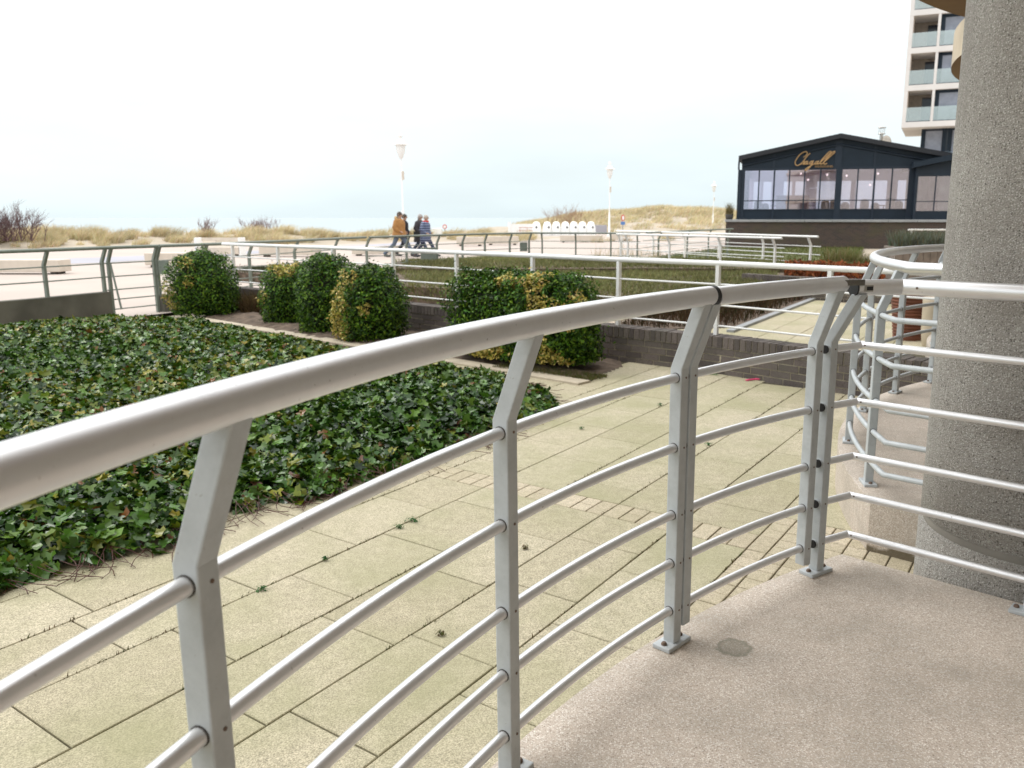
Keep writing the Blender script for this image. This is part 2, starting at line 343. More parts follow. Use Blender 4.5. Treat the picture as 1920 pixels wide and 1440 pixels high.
ex = slab('t', C3, 3.845, G-.02, 0, M['terrace'])[0].build('far_terrace', M['terrace'], bevel=0.028, bseg=3); tag(ex, kind='structure')
hb = thing('apartment_building', 'cream apartment building with rounded concrete balconies over the terraces', 'building', (3, 2, G))
off = Vector((3, 2, G))
mb = MB()
d2 = Vector((0.5, 0.866)); p0 = Vector((FAC, 0)); nn = Vector((0.866, -0.5))
a = p0 + d2*-9; b = p0 + d2*40
mb.prism([(a.x, a.y), (a.x+nn.x*.4, a.y+nn.y*.4), (b.x+nn.x*.4, b.y+nn.y*.4), (b.x, b.y)], G-.05, 15)
mb.build('wall', M['plaster'], hb, off)
for k, (C, z) in enumerate([(C1, 2.78), (C2, 2.78), (C3, 2.78), (C1, 5.7), (C2, 5.7), (C3, 5.7)]):
    mb = MB(); o = unit_outline(C, 3.84); mb.prism(o, z, z+.32)
    for i, f in enumerate(mb.f):
        if i == len(mb.f)-2: mb.mi[i] = 1
    mb.build('balcony', [M['balcony'], M['soffit']], hb, off)
# upper balcony railing seen beside the far balcony
for C, z in ((C3, 3.1),):
    P = [Vector((C.x+3.7*math.cos(R(t)), C.y+3.7*math.sin(R(t)), z+1.0)) for t in range(130, 215, 5)]
    mb = MB(); mb.tube(P, .03, 10); mb.build('balcony_rail', M['white'], hb, off)

PC = Vector((1.872, 3.015))
def pillar(c, label, zt=2.78, group=None):
    t = thing('pillar', label, 'pillar', (c.x, c.y, G), 0, group)
    mb = MB(); h = zt - G; r = 0.45
    pr = [(r+.004, 0), (r+.004, .365), (r-.012, .375), (r-.014, .40), (r-.002, .412)] + [(r-.002, .412+(h-.412)*k/10) for k in range(1, 11)]
    mb.lathe(pr, seg=96); mb.build('shaft', M['pillar'], t)
    mb = MB(); mb.lathe([(r-.012, .374), (r-.0105, .38), (r-.0105, .396), (r-.012, .402)], seg=96); mb.build('joint_ring', M['ring'], t)
pillar(PC, 'thick round grey pebbled concrete pillar between the two terraces')
pillar(PC + Vector(PT), 'second round concrete pillar standing behind the neighbouring terrace')

# ------------------------------------------------------------------ railings
RODZ = (0.845, 0.635, 0.427, 0.273, 0.118)
RP, RH = 3.787, 3.714                          # radius of posts and of handrail
PW = 0.040
def post_mesh(name, z0, z1, shift, kink=0.872, wr=PW, wt=PW*.96, mat=None):
    mb = MB(); a, b = wr/2, wt/2
    lv = [(z0, 0), (kink, 0), (z1, -shift)] if shift else [(z0, 0), (z1, 0)]
    vs = [(x*a+s_, y*b, z) for z, s_ in lv for x, y in ((-1,-1),(1,-1),(1,1),(-1,1))]; n = len(lv)
    fs = [(3,2,1,0), tuple(range(4*n-4, 4*n))]
    for i in range(n-1):
        for k in range(4): fs.append((i*4+k, i*4+(k+1)%4, i*4+4+(k+1)%4, i*4+4+k))
    mb.add(vs, fs, False)
    o = mb.build(name, mat or M['coat'], bevel=0.003); return o
def detail_post(parent, base, ang, z0=0.008, z1=1.064, shift=0.072, plate=True, rods=RODZ, buffers=False, name='post', screw_side=-1):
    """one post of the terrace railing with base plate, bolts and screw heads"""
    o = post_mesh(name, z0, z1, shift); o.parent = parent; o.location = base; o.rotation_euler = (0, 0, ang)
    if plate:
        mb = MB(); mb.box((0, 0, .007), (.064, .118, .014)); q = mb.build('base_plate', M['coat'], o, bevel=.003)
        for s_ in (-1, 1):
            mb = MB(); mb.lathe([(.009, .014), (.009, .019), (.006, .023)], (0, s_*.042, 0), 10); mb.build('bolt', M['rust'], o)
    for z in rods:
        mb = MB(); mb.tube([(0, -PW/2-.0012, z), (0, PW/2+.0012, z)], .0152, 16); mb.build('rod_shadow_ring', M['shadow_gap'], o)  # added dark ring, stands for the shadow gap where the rod enters
        mb = MB(); mb.tube([(-PW/2+.001, -.004, z), (-PW/2-.0016, -.004, z)], .0032, 8); mb.build('screw', M['rust'], o)
    if buffers:
        for z in rods:
            mb = MB(); mb.cur = 0; mb.tube([(0, .018, z), (0, .026, z)], .0162, 16); mb.build('rod_stub', M['coat'], o)
            mb = MB(); mb.tube([(0, .026, z), (0, .032, z)], .0150, 16); mb.build('rubber_buffer', M['black'], o)
    return o
def arc(C, r, a0, a1, z, n=40):
    return [Vector((C.x+r*math.cos(a0+(a1-a0)*k/n), C.y+r*math.sin(a0+(a1-a0)*k/n), z)) for k in range(n+1)]
def ang_of(C, p): return math.atan2(p[1]-C.y, p[0]-C.x)
def onarc(C, r, a, z=0): return Vector((C.x+r*math.cos(a), C.y+r*math.sin(a), z))
A1, A2, A3, A5 = (ang_of(C1, p) for p in ((-.462, .990), (-.124, 1.747), (.345, 2.372), (.964, 2.890)))
A0 = A1 + (A1-A2)*1.0; Am = A0 + (A1-A2)
AG = A3 - .048/RP; AE = A5 + .081/RP          # gate posts
# main curved railing
t = thing('curved_railing', 'pale grey curved metal railing in the foreground running round the terrace edge', 'railing', onarc(C1, RP, A2))
off = t.location.copy()
mb = MB(); mb.tube(arc(C1, RH, Am-(A2-A1)*.2, A3-.0085, 1.0835, 60), .0278, 28); mb.build('handrail', M['rail'], t, off)
mb = MB(); mb.tube(arc(C1, RH, A3-.0087, A3-.0133, 1.0835, 2), .0288, 28); mb.build('end_ring', M['black'], t, off)
for z in RODZ:
    mb = MB(); mb.tube(arc(C1, RP, Am, A3, z, 60), .0136, 14); mb.build('rod', M['rail'], t, off)
for a in (Am, A0, A1, A2, A3): detail_post(t, onarc(C1, RP, a)-off, a)
# gate
t = thing('railing_gate', 'closed narrow gate in the curved grey railing with a latch on its handrail', 'gate', onarc(C1, RP, AG)); off = t.location.copy()
mb = MB(); mb.tube(arc(C1, RH, A3-.0145, AE-.007, 1.080, 14), .0278, 28); mb.build('handrail', M['rail'], t, off)
for z in RODZ:
    mb = MB(); mb.tube(arc(C1, RP, AG, AE, z, 14), .0136, 14); mb.build('rod', M['rail'], t, off)
for a in (AG, AE): detail_post(t, onarc(C1, RP, a)-off, a, z0=.055, z1=1.060, plate=False)
hp = onarc(C1, RP, (A3+AG)/2)
for z in (.22, .78):
    mb = MB(); mb.tube([(hp.x-.006, hp.y-.010, z-.05), (hp.x-.006, hp.y-.010, z+.05)], .007, 10); mb.build('hinge', M['steel'], t, off)
# corner railing right of the gate
def toward(p, q, s): return p + (q-p).normalized()*s
t = thing('corner_railing', 'pale grey railing section right of the gate turning along the pillar side of the terrace', 'railing', onarc(C1, RP, A5)); off = t.location.copy()
P5 = onarc(C1, RP, A5); cor = Vector((1.095, 2.985)); rdir = Vector((.746, -.666)); e2 = cor + rdir*1.9
hc = Vector((1.180, 2.872)); he = hc + Vector((.760, -.650))*1.75; h0 = Vector((1.000, 2.822))
mb = MB(); mb.tube([(h0.x, h0.y, 1.066), (hc.x, hc.y, 1.066)], .0272, 28); mb.build('handrail_stub', M['rail'], t, off)
mb = MB(); mb.tube([(hc.x, hc.y, 1.066), (he.x, he.y, 1.066)], .0274, 28); mb.build('handrail', M['rail'], t, off)
hd = (hc-h0).normalized()
mb = MB(); mb.tube([(h0.x-hd.x*.006, h0.y-hd.y*.006, 1.066), (h0.x, h0.y, 1.066)], .0285, 28); mb.build('end_cap', M['black'], t, off)
for z in RODZ:
    mb = MB(); mb.tube([(P5.x, P5.y, z), (cor.x-.001, cor.y-.0006, z)], .0134, 14); mb.build('rod_stub', M['rail'], t, off)
    mb = MB(); mb.tube([(cor.x, cor.y, z), (e2.x, e2.y, z)], .0138, 14); mb.build('rod', M['rail'], t, off)
    rq_ = Vector((cor.x, cor.y, z)) + Vector((rdir.x, rdir.y, 0))*.022 + Vector((-.0100, -.0088, .003)); mb = MB(); mb.tube([rq_, rq_+Vector((-.0016, -.0018, 0))], .0030, 8); mb.build('screw', M['rust'], t, off)
mb = MB(); q = toward(Vector((hc.x, hc.y, 1.066)), Vector((he.x, he.y, 1.066)), .06)
sd_ = Vector((-.650, -.760, 0)).normalized(); mb.tube([q+sd_*.0265, q+sd_*.0295], .004, 10); mb.build('screw', M['rust'], t, off)
detail_post(t, Vector((0, 0, 0)), A5, z1=1.045, shift=.105, buffers=True)
P6 = cor + rdir*.635; a6 = math.atan2(.746, .666)
detail_post(t, Vector((P6.x, P6.y, 0))-off, a6, z1=1.045, shift=.07)
detail_post(t, Vector((e2.x-.1, e2.y+.09, 0))-off, a6, z1=1.045, shift=.07)
# latch between gate rail and stub
t = thing('gate_latch', 'flat steel latch strap bridging the gap between gate handrail and black end cap', 'latch', (0.95, 2.80, 1.07)); off = t.location.copy()
ge = onarc(C1, RH, AE-.007, 1.080); inw = Vector((C1.x-ge.x, C1.y-ge.y, 0)).normalized(); tg = Vector((h0.x-ge.x, h0.y-ge.y, 0)).normalized()
mb = MB(); rot = Matrix((tg, Vector((0,0,1)).cross(tg), (0,0,1))).transposed()
cst = ge + inw*.030 - tg*.03
mb.box(cst + Vector((0,0,.006)) + tg*.01, (.150, .004, .019), rot=rot); mb.box(cst - tg*.066 + inw*.004 + Vector((0,0,.004)), (.010, .012, .026), rot=rot)
mb.build('strap', simple('dull_steel', (.16, .15, .135), .4, .2, 40, .8), t, off, bevel=.001)
mb = MB(); kp = Vector((h0.x, h0.y, 1.066)) + Vector((hd.x, hd.y, 0))*.035 + Vector((hd.y, -hd.x, 0))*.028
rot2 = Matrix((Vector((hd.x, hd.y, 0)), Vector((-hd.y, hd.x, 0)), (0,0,1))).transposed()
mb.box(kp, (.034, .006, .022), rot=rot2); mb.build('keeper', M['steel'], t, off, bevel=.001)
mb = MB(); mb.box(kp + Vector((hd.y, -hd.x, 0))*.0036 + Vector((hd.x, hd.y, 0))*.003, (.024, .001, .013), rot=rot2); mb.build('keeper_slot', M['black'], t, off)
# stone foot behind the right post
bp6 = at(1896, 1104, -.03); mb = MB(); mb.box((bp6.x, bp6.y, -.06), (.13, .10, .11), math.atan2(rdir.y, rdir.x))
o = mb.build('stone_block', M['kerb'], bevel=.018, bseg=3); tag(o, 'small rounded beige block behind the foot of the right hand railing post', 'block')

# neighbouring terrace railing
def unit_railing(C, label, angs, near_run=True, group=None):
    t = thing('terrace_railing', label, 'railing', onarc(C, RP, angs[0]), 0, group); off = t.location.copy()
    d = Vector((NV.y, -NV.x)); cn = -2.44 + .05
    def cut(r, off_):
        tt = math.sqrt(r*r-off_*off_); return C + NV*off_ - d*tt
    for z in RODZ:
        pn, pf = cut(RP, -2.39), cut(RP, 1.04)
        a0, a1 = ang_of(C, pn), ang_of(C, pf)
        if a0 < 0: a0 += 2*math.pi
        near = cut(RP, -2.39)
        P = [Vector((*(near + d*1.6), z))] + arc(C, RP, a0, a1, z, 40) + [Vector((*(pf + d*1.5), z))]
        mb = MB(); mb.tube(P, .0136, 10); mb.build('rod', M['coat'], t, off)
    pn, pf = cut(RH, -2.30), cut(RH, .95); a0, a1 = ang_of(C, pn), ang_of(C, pf)
    if a0 < 0: a0 += 2*math.pi
    P = [Vector((*(pn + d*1.6), 1.075))] + arc(C, RH, a0, a1, 1.075, 40) + [Vector((*(pf + d*1.5), 1.075))]
    mb = MB(); mb.tube(P, .0272, 20); mb.build('handrail', M['rail'], t, off)
    first = None
    for a in angs: detail_post(t, onarc(C, RP, a)-off, a, z1=1.055)
    for off_, s_ in ((-2.39, .75), (1.04, .62), (1.04, 1.3)):
        p = cut(RP, off_) + d*s_; aa = math.atan2(NV.y, NV.x) + (math.pi if off_ < 0 else 0)
        detail_post(t, Vector((p.x, p.y, 0))-off, aa, z1=1.055, shift=.07)
    return t
unit_railing(C2, 'curved white railing around the neighbouring terrace, seen behind the pillar', [ang_of(C2, p) % (2*math.pi) for p in ((1.545, 3.95), (1.72, 4.74), (2.10, 5.54), (2.55, 6.13), (2.98, 6.55))])
unit_railing(C3, 'far curved white railing two terraces away beyond the neighbouring one', [R(t_) for t_ in (172, 160, 148, 136, 124)])

# ------------------------------------------------------------------ ground, paving
def flat(name, poly, z, mat, kind='structure', label=None, cat=None):
    mb = MB(); mb.add([(p[0], p[1], z) for p in poly], [tuple(range(len(poly)))], False)
    o = mb.build(name, mat); return tag(o, label, cat, kind=kind)
M['sand'] = simple('pale_sand', (0.40, 0.34, 0.265), 0.95, 0.12, 0.6, bump=0.3, bscale=6)
M['prom'] = simple('pinkish_promenade_paving', (0.445, 0.375, 0.33), 0.85, 0.05, 0.5)
M['path'] = simple('lilac_grey_cycle_path', (0.36, 0.35, 0.385), 0.85, 0.06, 0.6)
flat('ground', [(-260, -30), (260, -30), (260, 60), (-260, 60)], G-.06, M['sand'])
mb = MB(); xs = [-1500, 1500]; prof = [(60, G-.06), (75, -.5), (95, -1.6), (170, -2.55), (260, -2.7)]
mb.add([(x, y, z) for y, z in prof for x in xs], [(2*i, 2*i+1, 2*i+3, 2*i+2) for i in range(len(prof)-1)], False); tag(mb.build('beach', M['sand']), kind='structure')
m, N_, Lk, P_ = new_mat('grey_green_sea'); P_.inputs['Base Color'].default_value = (0.36, 0.405, 0.42, 1); P_.inputs['Roughness'].default_value = 0.75; P_.inputs['Specular IOR Level'].default_value = 0.2
v = coords(N_); mpn = nd(N_, 'ShaderNodeMapping'); mpn.inputs['Scale'].default_value = (0.02, 0.25, 1); Lk.new(v, mpn.inputs[0])
nz_ = nd(N_, 'ShaderNodeTexNoise', Scale=1.0, Detail=6); Lk.new(mpn.outputs[0], nz_.inputs['Vector']); bp_ = nd(N_, 'ShaderNodeBump', Strength=0.5, Distance=0.5); Lk.new(nz_.outputs['Fac'], bp_.inputs['Height']); Lk.new(bp_.outputs[0], P_.inputs['Normal'])
M['sea'] = m
flat('sea', [(-9000, 190), (9000, 190), (9000, 14000), (-9000, 14000)], -2.62, M['sea'])

# paving of our garden: slabs of 0.4 x 0.6 in half bond, with a band of small pavers
rv = Vector((.520, .854)); cv = Vector((.826, -.564))
def rc(n_, r_): return rv*r_ + cv*n_             # paving coordinates to plan
ivy_px = [(-260, 1210), (-60, 1130), (0, 1108), (150, 1072), (330, 1022), (420, 975), (520, 952), (620, 930), (760, 885), (880, 842), (960, 812), (1040, 762), (1010, 728), (985, 700), (870, 680), (640, 640), (400, 600), (310, 590), (215, 585), (0, 612), (-420, 660)]
IVYP = [at(x, y, G+.13 if i > 12 else G).xy for i, (x, y) in enumerate(ivy_px)]
wall_pts = [gd(-0+427, 14.6), gd(735, 11.9), gd(998, 10.1), gd(1162, 9.15), gd(1350, 8.36), gd(1562, 7.45), gd(1775, 6.75), gd(1960, 6.3)]
wall_pts = [Vector((p.x, p.y)) for p in wall_pts]
def wall_side(p):   # signed distance to the wall line (positive on the far side)
    best = None
    for a, b in zip(wall_pts[:-1], wall_pts[1:]):
        ab = b-a; tt = max(0, min(1, (p-a).dot(ab)/ab.length_squared)); q = a+ab*tt; dd = (p-q).length
        if best is None or dd < best[0]:
            nrm = Vector((-ab.y, ab.x)).normalized(); best = (dd, (p-q).dot(nrm))
    return best[1] if abs(best[1]) > 1e-6 else best[0]
soil_poly = [at(372, 596).xy, at(480, 622).xy, at(640, 650).xy, at(870, 684).xy, at(1108, 717).xy, at(1172, 688).xy]
soil_poly = [Vector(p) for p in soil_poly] + [Vector(p) for p in (wall_pts[3], wall_pts[2], wall_pts[1], wall_pts[0])]
def add_slab(mb, n0, n1, r0, r1, z=G, gap=None):
    g = gap or (.003 if n1-n0 > .3 else .0030); hz = random.uniform(-.0012, .0012)
    P = [rc(n0+g, r0+g), rc(n1-g, r0+g), rc(n1-g, r1-g), rc(n0+g, r1-g)]
    c = (P[0]+P[2])/2
    if c.x - .577*c.y > FAC + .1 or wall_side(c) > 0.10: return
    if inpoly(c.x, c.y, soil_poly) : return
    if inpoly(c.x, c.y, IVYP) and np_dist(np.array([c.x]), np.array([c.y]), IVYP)[0] > 0.75: return
    e_ = .004; Q = [p + (c-p).normalized()*e_ for p in P]
    vs = [(p.x, p.y, z-.03) for p in P] + [(p.x, p.y, z-.003+hz) for p in P] + [(p.x, p.y, z+hz) for p in Q]
    fs = [(0,1,5,4),(1,2,6,5),(2,3,7,6),(3,0,4,7),(4,5,9,8),(5,6,10,9),(6,7,11,10),(7,4,8,11),(8,9,10,11)]
    (mb if n1-n0 > .3 else small).add(vs, fs, False)
small = MB(); mb = MB(); W = .405
bA, bB = 3.585, 3.785
def small_zone(n_, r_): return (n_ > -.62 and 2.95 < r_ < 4.05) 
offs = {}
for i in range(-13, 26):
    n0 = -2.80 + i*W - .012; n0 = -1.18 + (i-4)*W; n1 = n0+W
    st = (i % 2)*.29 + (.05 if i % 3 else -.04)
    # small-paver band
    for k in range(4):
        w4 = W/4
        if k % 2 == (i % 2): add_slab(mb, n0+k*w4, n0+(k+1)*w4, bA, bB)
        else:
            add_slab(mb, n0+k*w4, n0+(k+1)*w4, bA, bA+.1); add_slab(mb, n0+k*w4, n0+(k+1)*w4, bA+.1, bB)
    if -1.22 < (n0+n1)/2:                     # small square pavers around the terrace corners
        lo, hi = 2.75, 4.02
        for r_ in np.arange(lo, bA-.02, .105): 
            for k in range(4): add_slab(mb, n0+k*W/4, n0+(k+1)*W/4, float(r_), min(bA, float(r_)+.105))
        for r_ in np.arange(bB, hi, .105):
            for k in range(4): add_slab(mb, n0+k*W/4, n0+(k+1)*W/4, float(r_), float(r_)+.105)
        start_hi = bB + math.ceil((hi-bB)/.105)*.105; end_lo = lo
    else: start_hi, end_lo = bB, bA
    r_ = start_hi; first = True
    while r_ < 13.5:
        ln = .58 if not first else (.58 - st if st > .02 else .58); first = False
        add_slab(mb, n0, n1, r_, r_+ln); r_ += ln
    r_ = end_lo; first = True
    while r_ > -1.2:
        ln = .58 if not first else (.30 + st if st < .25 else .58 - (st-.2)); first = False
        add_slab(mb, n0, n1, r_-ln, r_); r_ -= ln
tag(mb.build('paving', M['slab']), kind='structure'); tag(small.build('small_paving', M['paver']), kind='structure')
flat('paving_bed', [(-9, -2), (9, -2), (9, 11), (-2, 11.5), (-9, 9)], G-.009, M['joint'])
# soil bed and its kerb
mb = MB(); xs_ = np.array([p.x for p in soil_poly]); ys_ = np.array([p.y for p in soil_poly])
gx = np.arange(xs_.min(), xs_.max(), .045); gy = np.arange(ys_.min(), ys_.max()+.2, .045); X, Y = np.meshgrid(gx, gy)
ins = np_inpoly(X, Y, soil_poly); dd = np_dist(X, Y, soil_poly)
Z = G + np.where(ins, np.clip(dd, 0, .5)*.10, -.02) + .018*sinoise(X, Y, 9, 3)*np.clip(dd*4, 0, 1) + .012*sinoise(X, Y, 25, 4)*np.clip(dd*4, 0, 1)
nx = len(gx); fs = [(j*nx+i, j*nx+i+1, (j+1)*nx+i+1, (j+1)*nx+i) for j in range(len(gy)-1) for i in range(nx-1) if ins[j,i] and ins[j,i+1] and ins[j+1,i] and ins[j+1,i+1]]
mb.add(np.stack([X.ravel(), Y.ravel(), Z.ravel()], 1).tolist(), fs, True); tag(mb.build('soil_bed', M['soil']), kind='structure')
mb = MB(); kl = soil_poly[:5]
dk = (kl[-1]-kl[0]).normalized(); nk = Vector((-dk.y, dk.x)); L_ = (kl[-1]-kl[0]).length; s_ = 0
while s_ < L_ - .05:
    a = kl[0]+dk*(s_+.004); b = kl[0]+dk*min(L_, s_+.996)
    mb.prism([(a-nk*.19)[:], (b-nk*.19)[:], (b-nk*.0)[:], (a-nk*.0)[:]], G-.02, G+.022); s_ += 1.0
tag(mb.build('garden_kerb', M['kerb'], bevel=.006), kind='structure')
# promenade
prom = [gd(-700, 9.5), gd(0, 11.35), gd(210, 12.9), gd(300, 13.6), gd(427, 14.9), gd(640, 18.6), gd(830, 22), gd(1000, 25), gd(1180, 25.5), gd(1400, 60), gd(1300, 85), gd(1000, 85), gd(830, 62), gd(600, 48), gd(300, 44), gd(0, 40), gd(-600, 34)]
flat('promenade', [(p.x, p.y) for p in prom], G-.004, M['prom'])
pa = [gd(-500, 25), gd(0, 27.2), gd(200, 29.5), gd(420, 35), gd(600, 41), gd(800, 52)]; pb = [gd(-500, 28.5), gd(0, 31), gd(200, 33.5), gd(420, 38.5), gd(600, 44.5), gd(800, 56)]
flat('cycle_path', [(p.x, p.y) for p in pa + pb[::-1]], G+.001, M['path'])

# ------------------------------------------------------------------ brick walls
def poly_len(P):
    s = [0]
    for a, b in zip(P[:-1], P[1:]): s.append(s[-1] + (b-a).length)
    return s
def along(P, S, d_):
    d_ = max(0, min(S[-1]-1e-6, d_))
    for i in range(len(P)-1):
        if S[i+1] >= d_:
            u = (P[i+1]-P[i]).normalized(); return P[i] + u*(d_-S[i]), u
def brick_wall(name, label, pts, z0, z1, thick=.22, group=None):
    t = thing(name, label, 'wall', (pts[0].x, pts[0].y, z0), 0, group); off = t.location.copy()
    S = poly_len(pts); core = MB(); br = MB(); cp = MB()
    # core
    Lf = []; Rt = []
    for i, p in enumerate(pts):
        u = (pts[min(i+1, len(pts)-1)] - pts[max(i-1, 0)]).normalized(); nv = Vector((u.y, -u.x)); Lf.append(p+nv*(thick/2-.006)); Rt.append(p-nv*(thick/2-.006))
    core.prism([q[:] for q in Lf + Rt[::-1]], z0, z1-.008)
    core.build('mortar_core', M['mortar'], t, off)
    csh = .115; nr = max(1, round((z1-z0-csh)/.064)); hgt = (z1-z0-csh)/nr
    def brick(mb, s0, s1, za, zb, dpt):
        c, u = along(pts, S, (s0+s1)/2); nv = Vector((u.y, -u.x)); j = random.uniform(-.003, .003)
        rot = Matrix(((u.x, u.y, 0), (nv.x, nv.y, 0), (0,0,-1))).transposed()
        mb.box((c.x+nv.x*j, c.y+nv.y*j, (za+zb)/2), (s1-s0, dpt, zb-za), rot=Matrix.Rotation(math.atan2(u.y, u.x), 3, 'Z'))
    for r_ in range(nr):
        s_ = -(r_ % 2)*.115 - (r_ % 3)*.03
        while s_ < S[-1]:
            brick(br, max(0, s_)+.005, min(S[-1], s_+.22)-.005, z0+r_*hgt+.005, z0+(r_+1)*hgt-.005, thick); s_ += .22
    s_ = 0
    while s_ < S[-1]-.03:
        brick(cp, s_+.006, s_+.063, z1-csh+.004, z1+random.uniform(-.002, .002), thick+.012); s_ += .068
    br.build('brickwork', M['brick'], t, off); cp.build('soldier_coping', M['brick'], t, off)
    return t
WT = .125
brick_wall('brick_wall', 'low dark purple brick wall with upright coping bricks bordering our garden', wall_pts, G-.02, WT)
wallB = [gd(1395, 17.2), gd(1500, 16.2), gd(1640, 15.4), gd(1800, 14.6)]; wallB = [Vector((p.x, p.y)) for p in wallB]
brick_wall('brick_wall', 'far dark brick wall behind the neighbouring paved garden, below the red shrubs', wallB, G-.02, .17)

# ------------------------------------------------------------------ fences
def fence(name, label, pts, rail_z, rod_zs, post_s, base_z, mat, bend=0.0, lean=1, rail_r=.027, rod_r=.010, rail_ext=(0, 0), group=None, cat='fence', pw=.05, ztab=None):
    """a straight or bent run of rail, rods and square posts along plan points"""
    t = thing(name, label, cat, (pts[0].x, pts[0].y, base_z), 0, group); off = t.location.copy()
    S = poly_len(pts)
    def pl(z, o_=0):
        out = []
        for i, p in enumerate(pts):
            u = (pts[min(i+1, len(pts)-1)] - pts[max(i-1, 0)]).normalized(); nv = Vector((u.y, -u.x))*lean; out.append(Vector((p.x+nv.x*o_, p.y+nv.y*o_, z)))
        return out
    mb = MB(); mb.tube(pl(rail_z, bend), rail_r, 14); mb.build('handrail', mat, t, off)
    for z in rod_zs:
        mb = MB(); mb.tube(pl(z), rod_r, 8); mb.build('rod', mat, t, off)
    proto = None
    for s_ in post_s:
        p, u = along(pts, S, s_); nv = Vector((u.y, -u.x))*lean
        a_ = math.atan2(-nv.y, -nv.x)
        if proto is None:
            proto = post_mesh('post', 0, rail_z-base_z-.02, bend, kink=rail_z-base_z-.22, wr=pw, wt=pw*.9, mat=mat); o = proto
        else: o = proto.copy(); col.objects.link(o)
        o.parent = t; o.location = Vector((p.x, p.y, base_z)) - off; o.rotation_euler = (0, 0, a_)
    return t
# posts of the fence on our wall at the columns measured in the photograph
SW = poly_len(wall_pts)
def s_of_px(pts, px):
    S = poly_len(pts); best = (1e9, 0)
    for k in range(int(S[-1]/.02)):
        p, u = along(pts, S, k*.02); x = CX + FPX*p.x/(p.y*cP); 
        if abs(x-px) < best[0]: best = (abs(x-px), k*.02)
    return best[1]
fence('garden_fence', 'long white three rod fence standing on the low brick wall', wall_pts, .85, (.64, .43, .22), [s_of_px(wall_pts, x) for x in (431, 516, 620, 735, 853, 998, 1162, 1352, 1565, 1775)], WT, M['white'], pw=.045)
V2 = lambda p: Vector((p.x, p.y))
f1 = [V2(gd(x, D)) for x, D in ((-420, 9.9), (0, 11.5), (70, 11.95), (207, 13.1))]
RZ = tuple(G+z for z in RODZ); FR = G+1.09
fence('promenade_fence', 'grey green fence on the concrete wall at the left edge of the garden', f1, FR, RZ[:2], [0.4, 2.0, s_of_px(f1, 70), poly_len(f1)[-1]-.05], .16, M['grey_green'], bend=.10, group='grey green fences along the promenade')
f2 = [V2(gd(x, D)) for x, D in ((207, 13.1), (300, 13.9))]
g_ = fence('garden_gate', 'grey green five rod gate between the concrete wall and the round shrub', f2, FR, RZ, [.06, poly_len(f2)[-1]-.03], G, M['grey_green'], bend=.10, cat='gate')
brc = MB(); a_, b_ = atY(207, 495, 13.1), atY(228, 580, 13.0); brc.tube([a_, b_], .016, 8); brc.build('brace', M['grey_green'], g_, Vector((f2[0].x, f2[0].y, G)))
def plate_on(t_, p0x, p1x, y0, y1, D, off):
    a = atY(p0x, y1, D); b = atY(p1x, y0, D); mb = MB(); mb.box(((a.x+b.x)/2, D-.06, (a.z+b.z)/2), (abs(b.x-a.x), .05, abs(b.z-a.z))); mb.build('sign_plate', M['grey_green'], t_, off, bevel=.004)
f3 = [V2(gd(x, D)) for x, D in ((303, 13.95), (375, 14.6), (427, 15.2), (548, 17.1), (632, 18.8))]
t = fence('promenade_fence', 'grey green fence with bent posts passing behind the round shrub', f3, FR, RZ, [0] + [s_of_px(f3, x) for x in (376, 461, 548)] + [poly_len(f3)[-1]-.03], G, M['grey_green'], bend=.10, group='grey green fences along the promenade')
plate_on(t, 303, 318, 488, 514, 13.95, Vector((f3[0].x, f3[0].y, G))); plate_on(t, 597, 617, 473, 500, 18.1, Vector((f3[0].x, f3[0].y, G)))
f4 = [V2(gd(x, D)) for x, D in ((690, 20.0), (770, 21.6), (822, 22.6))]
t = fence('promenade_fence', 'grey green fence with a grey panel in front of the walkers', f4, FR, RZ, [0, s_of_px(f4, 760), poly_len(f4)[-1]-.03], G, M['grey_green'], bend=.10, group='grey green fences along the promenade')
mb = MB(); mb.tube([(*f3[-1], FR), (*f4[0], FR)], .026, 12); mb.build('handrail', M['grey_green'], t, Vector((f4[0].x, f4[0].y, G)))
plate_on(t, 790, 818, 464, 492, 22.5, Vector((f4[0].x, f4[0].y, G)))
f5 = [V2(gd(x, D)) for x, D in ((822, 22.6), (862, 23.4), (908, 24.3), (1000, 25.8))]
t = fence('promenade_fence', 'grey green fence with bent posts between the walkers and the dune', f5, FR, RZ, [s_of_px(f5, x) for x in (866, 908, 955, 992)], G, M['grey_green'], bend=.10, group='grey green fences along the promenade')
plate_on(t, 975, 989, 454, 471, 25.7, Vector((f5[0].x, f5[0].y, G)))
f6 = [V2(gd(x, D)) for x, D in ((1000, 25.8), (1080, 25.6), (1200, 25.2))]
fence('promenade_fence', 'grey green fence below the row of white domed containers', f6, FR, RZ, [s_of_px(f6, x) for x in (1016, 1080, 1146, 1196)], G, M['grey_green'], bend=.10, group='grey green fences along the promenade')
f7 = [V2(gd(x, D)) for x, D in ((1205, 26), (1300, 31), (1368, 35))]
fence('promenade_fence', 'distant grey green fence ending at the restaurant plinth', f7, FR, RZ, [s_of_px(f7, x) for x in (1236, 1290, 1330, 1366)], G, M['grey_green'], bend=.10, group='grey green fences along the promenade')
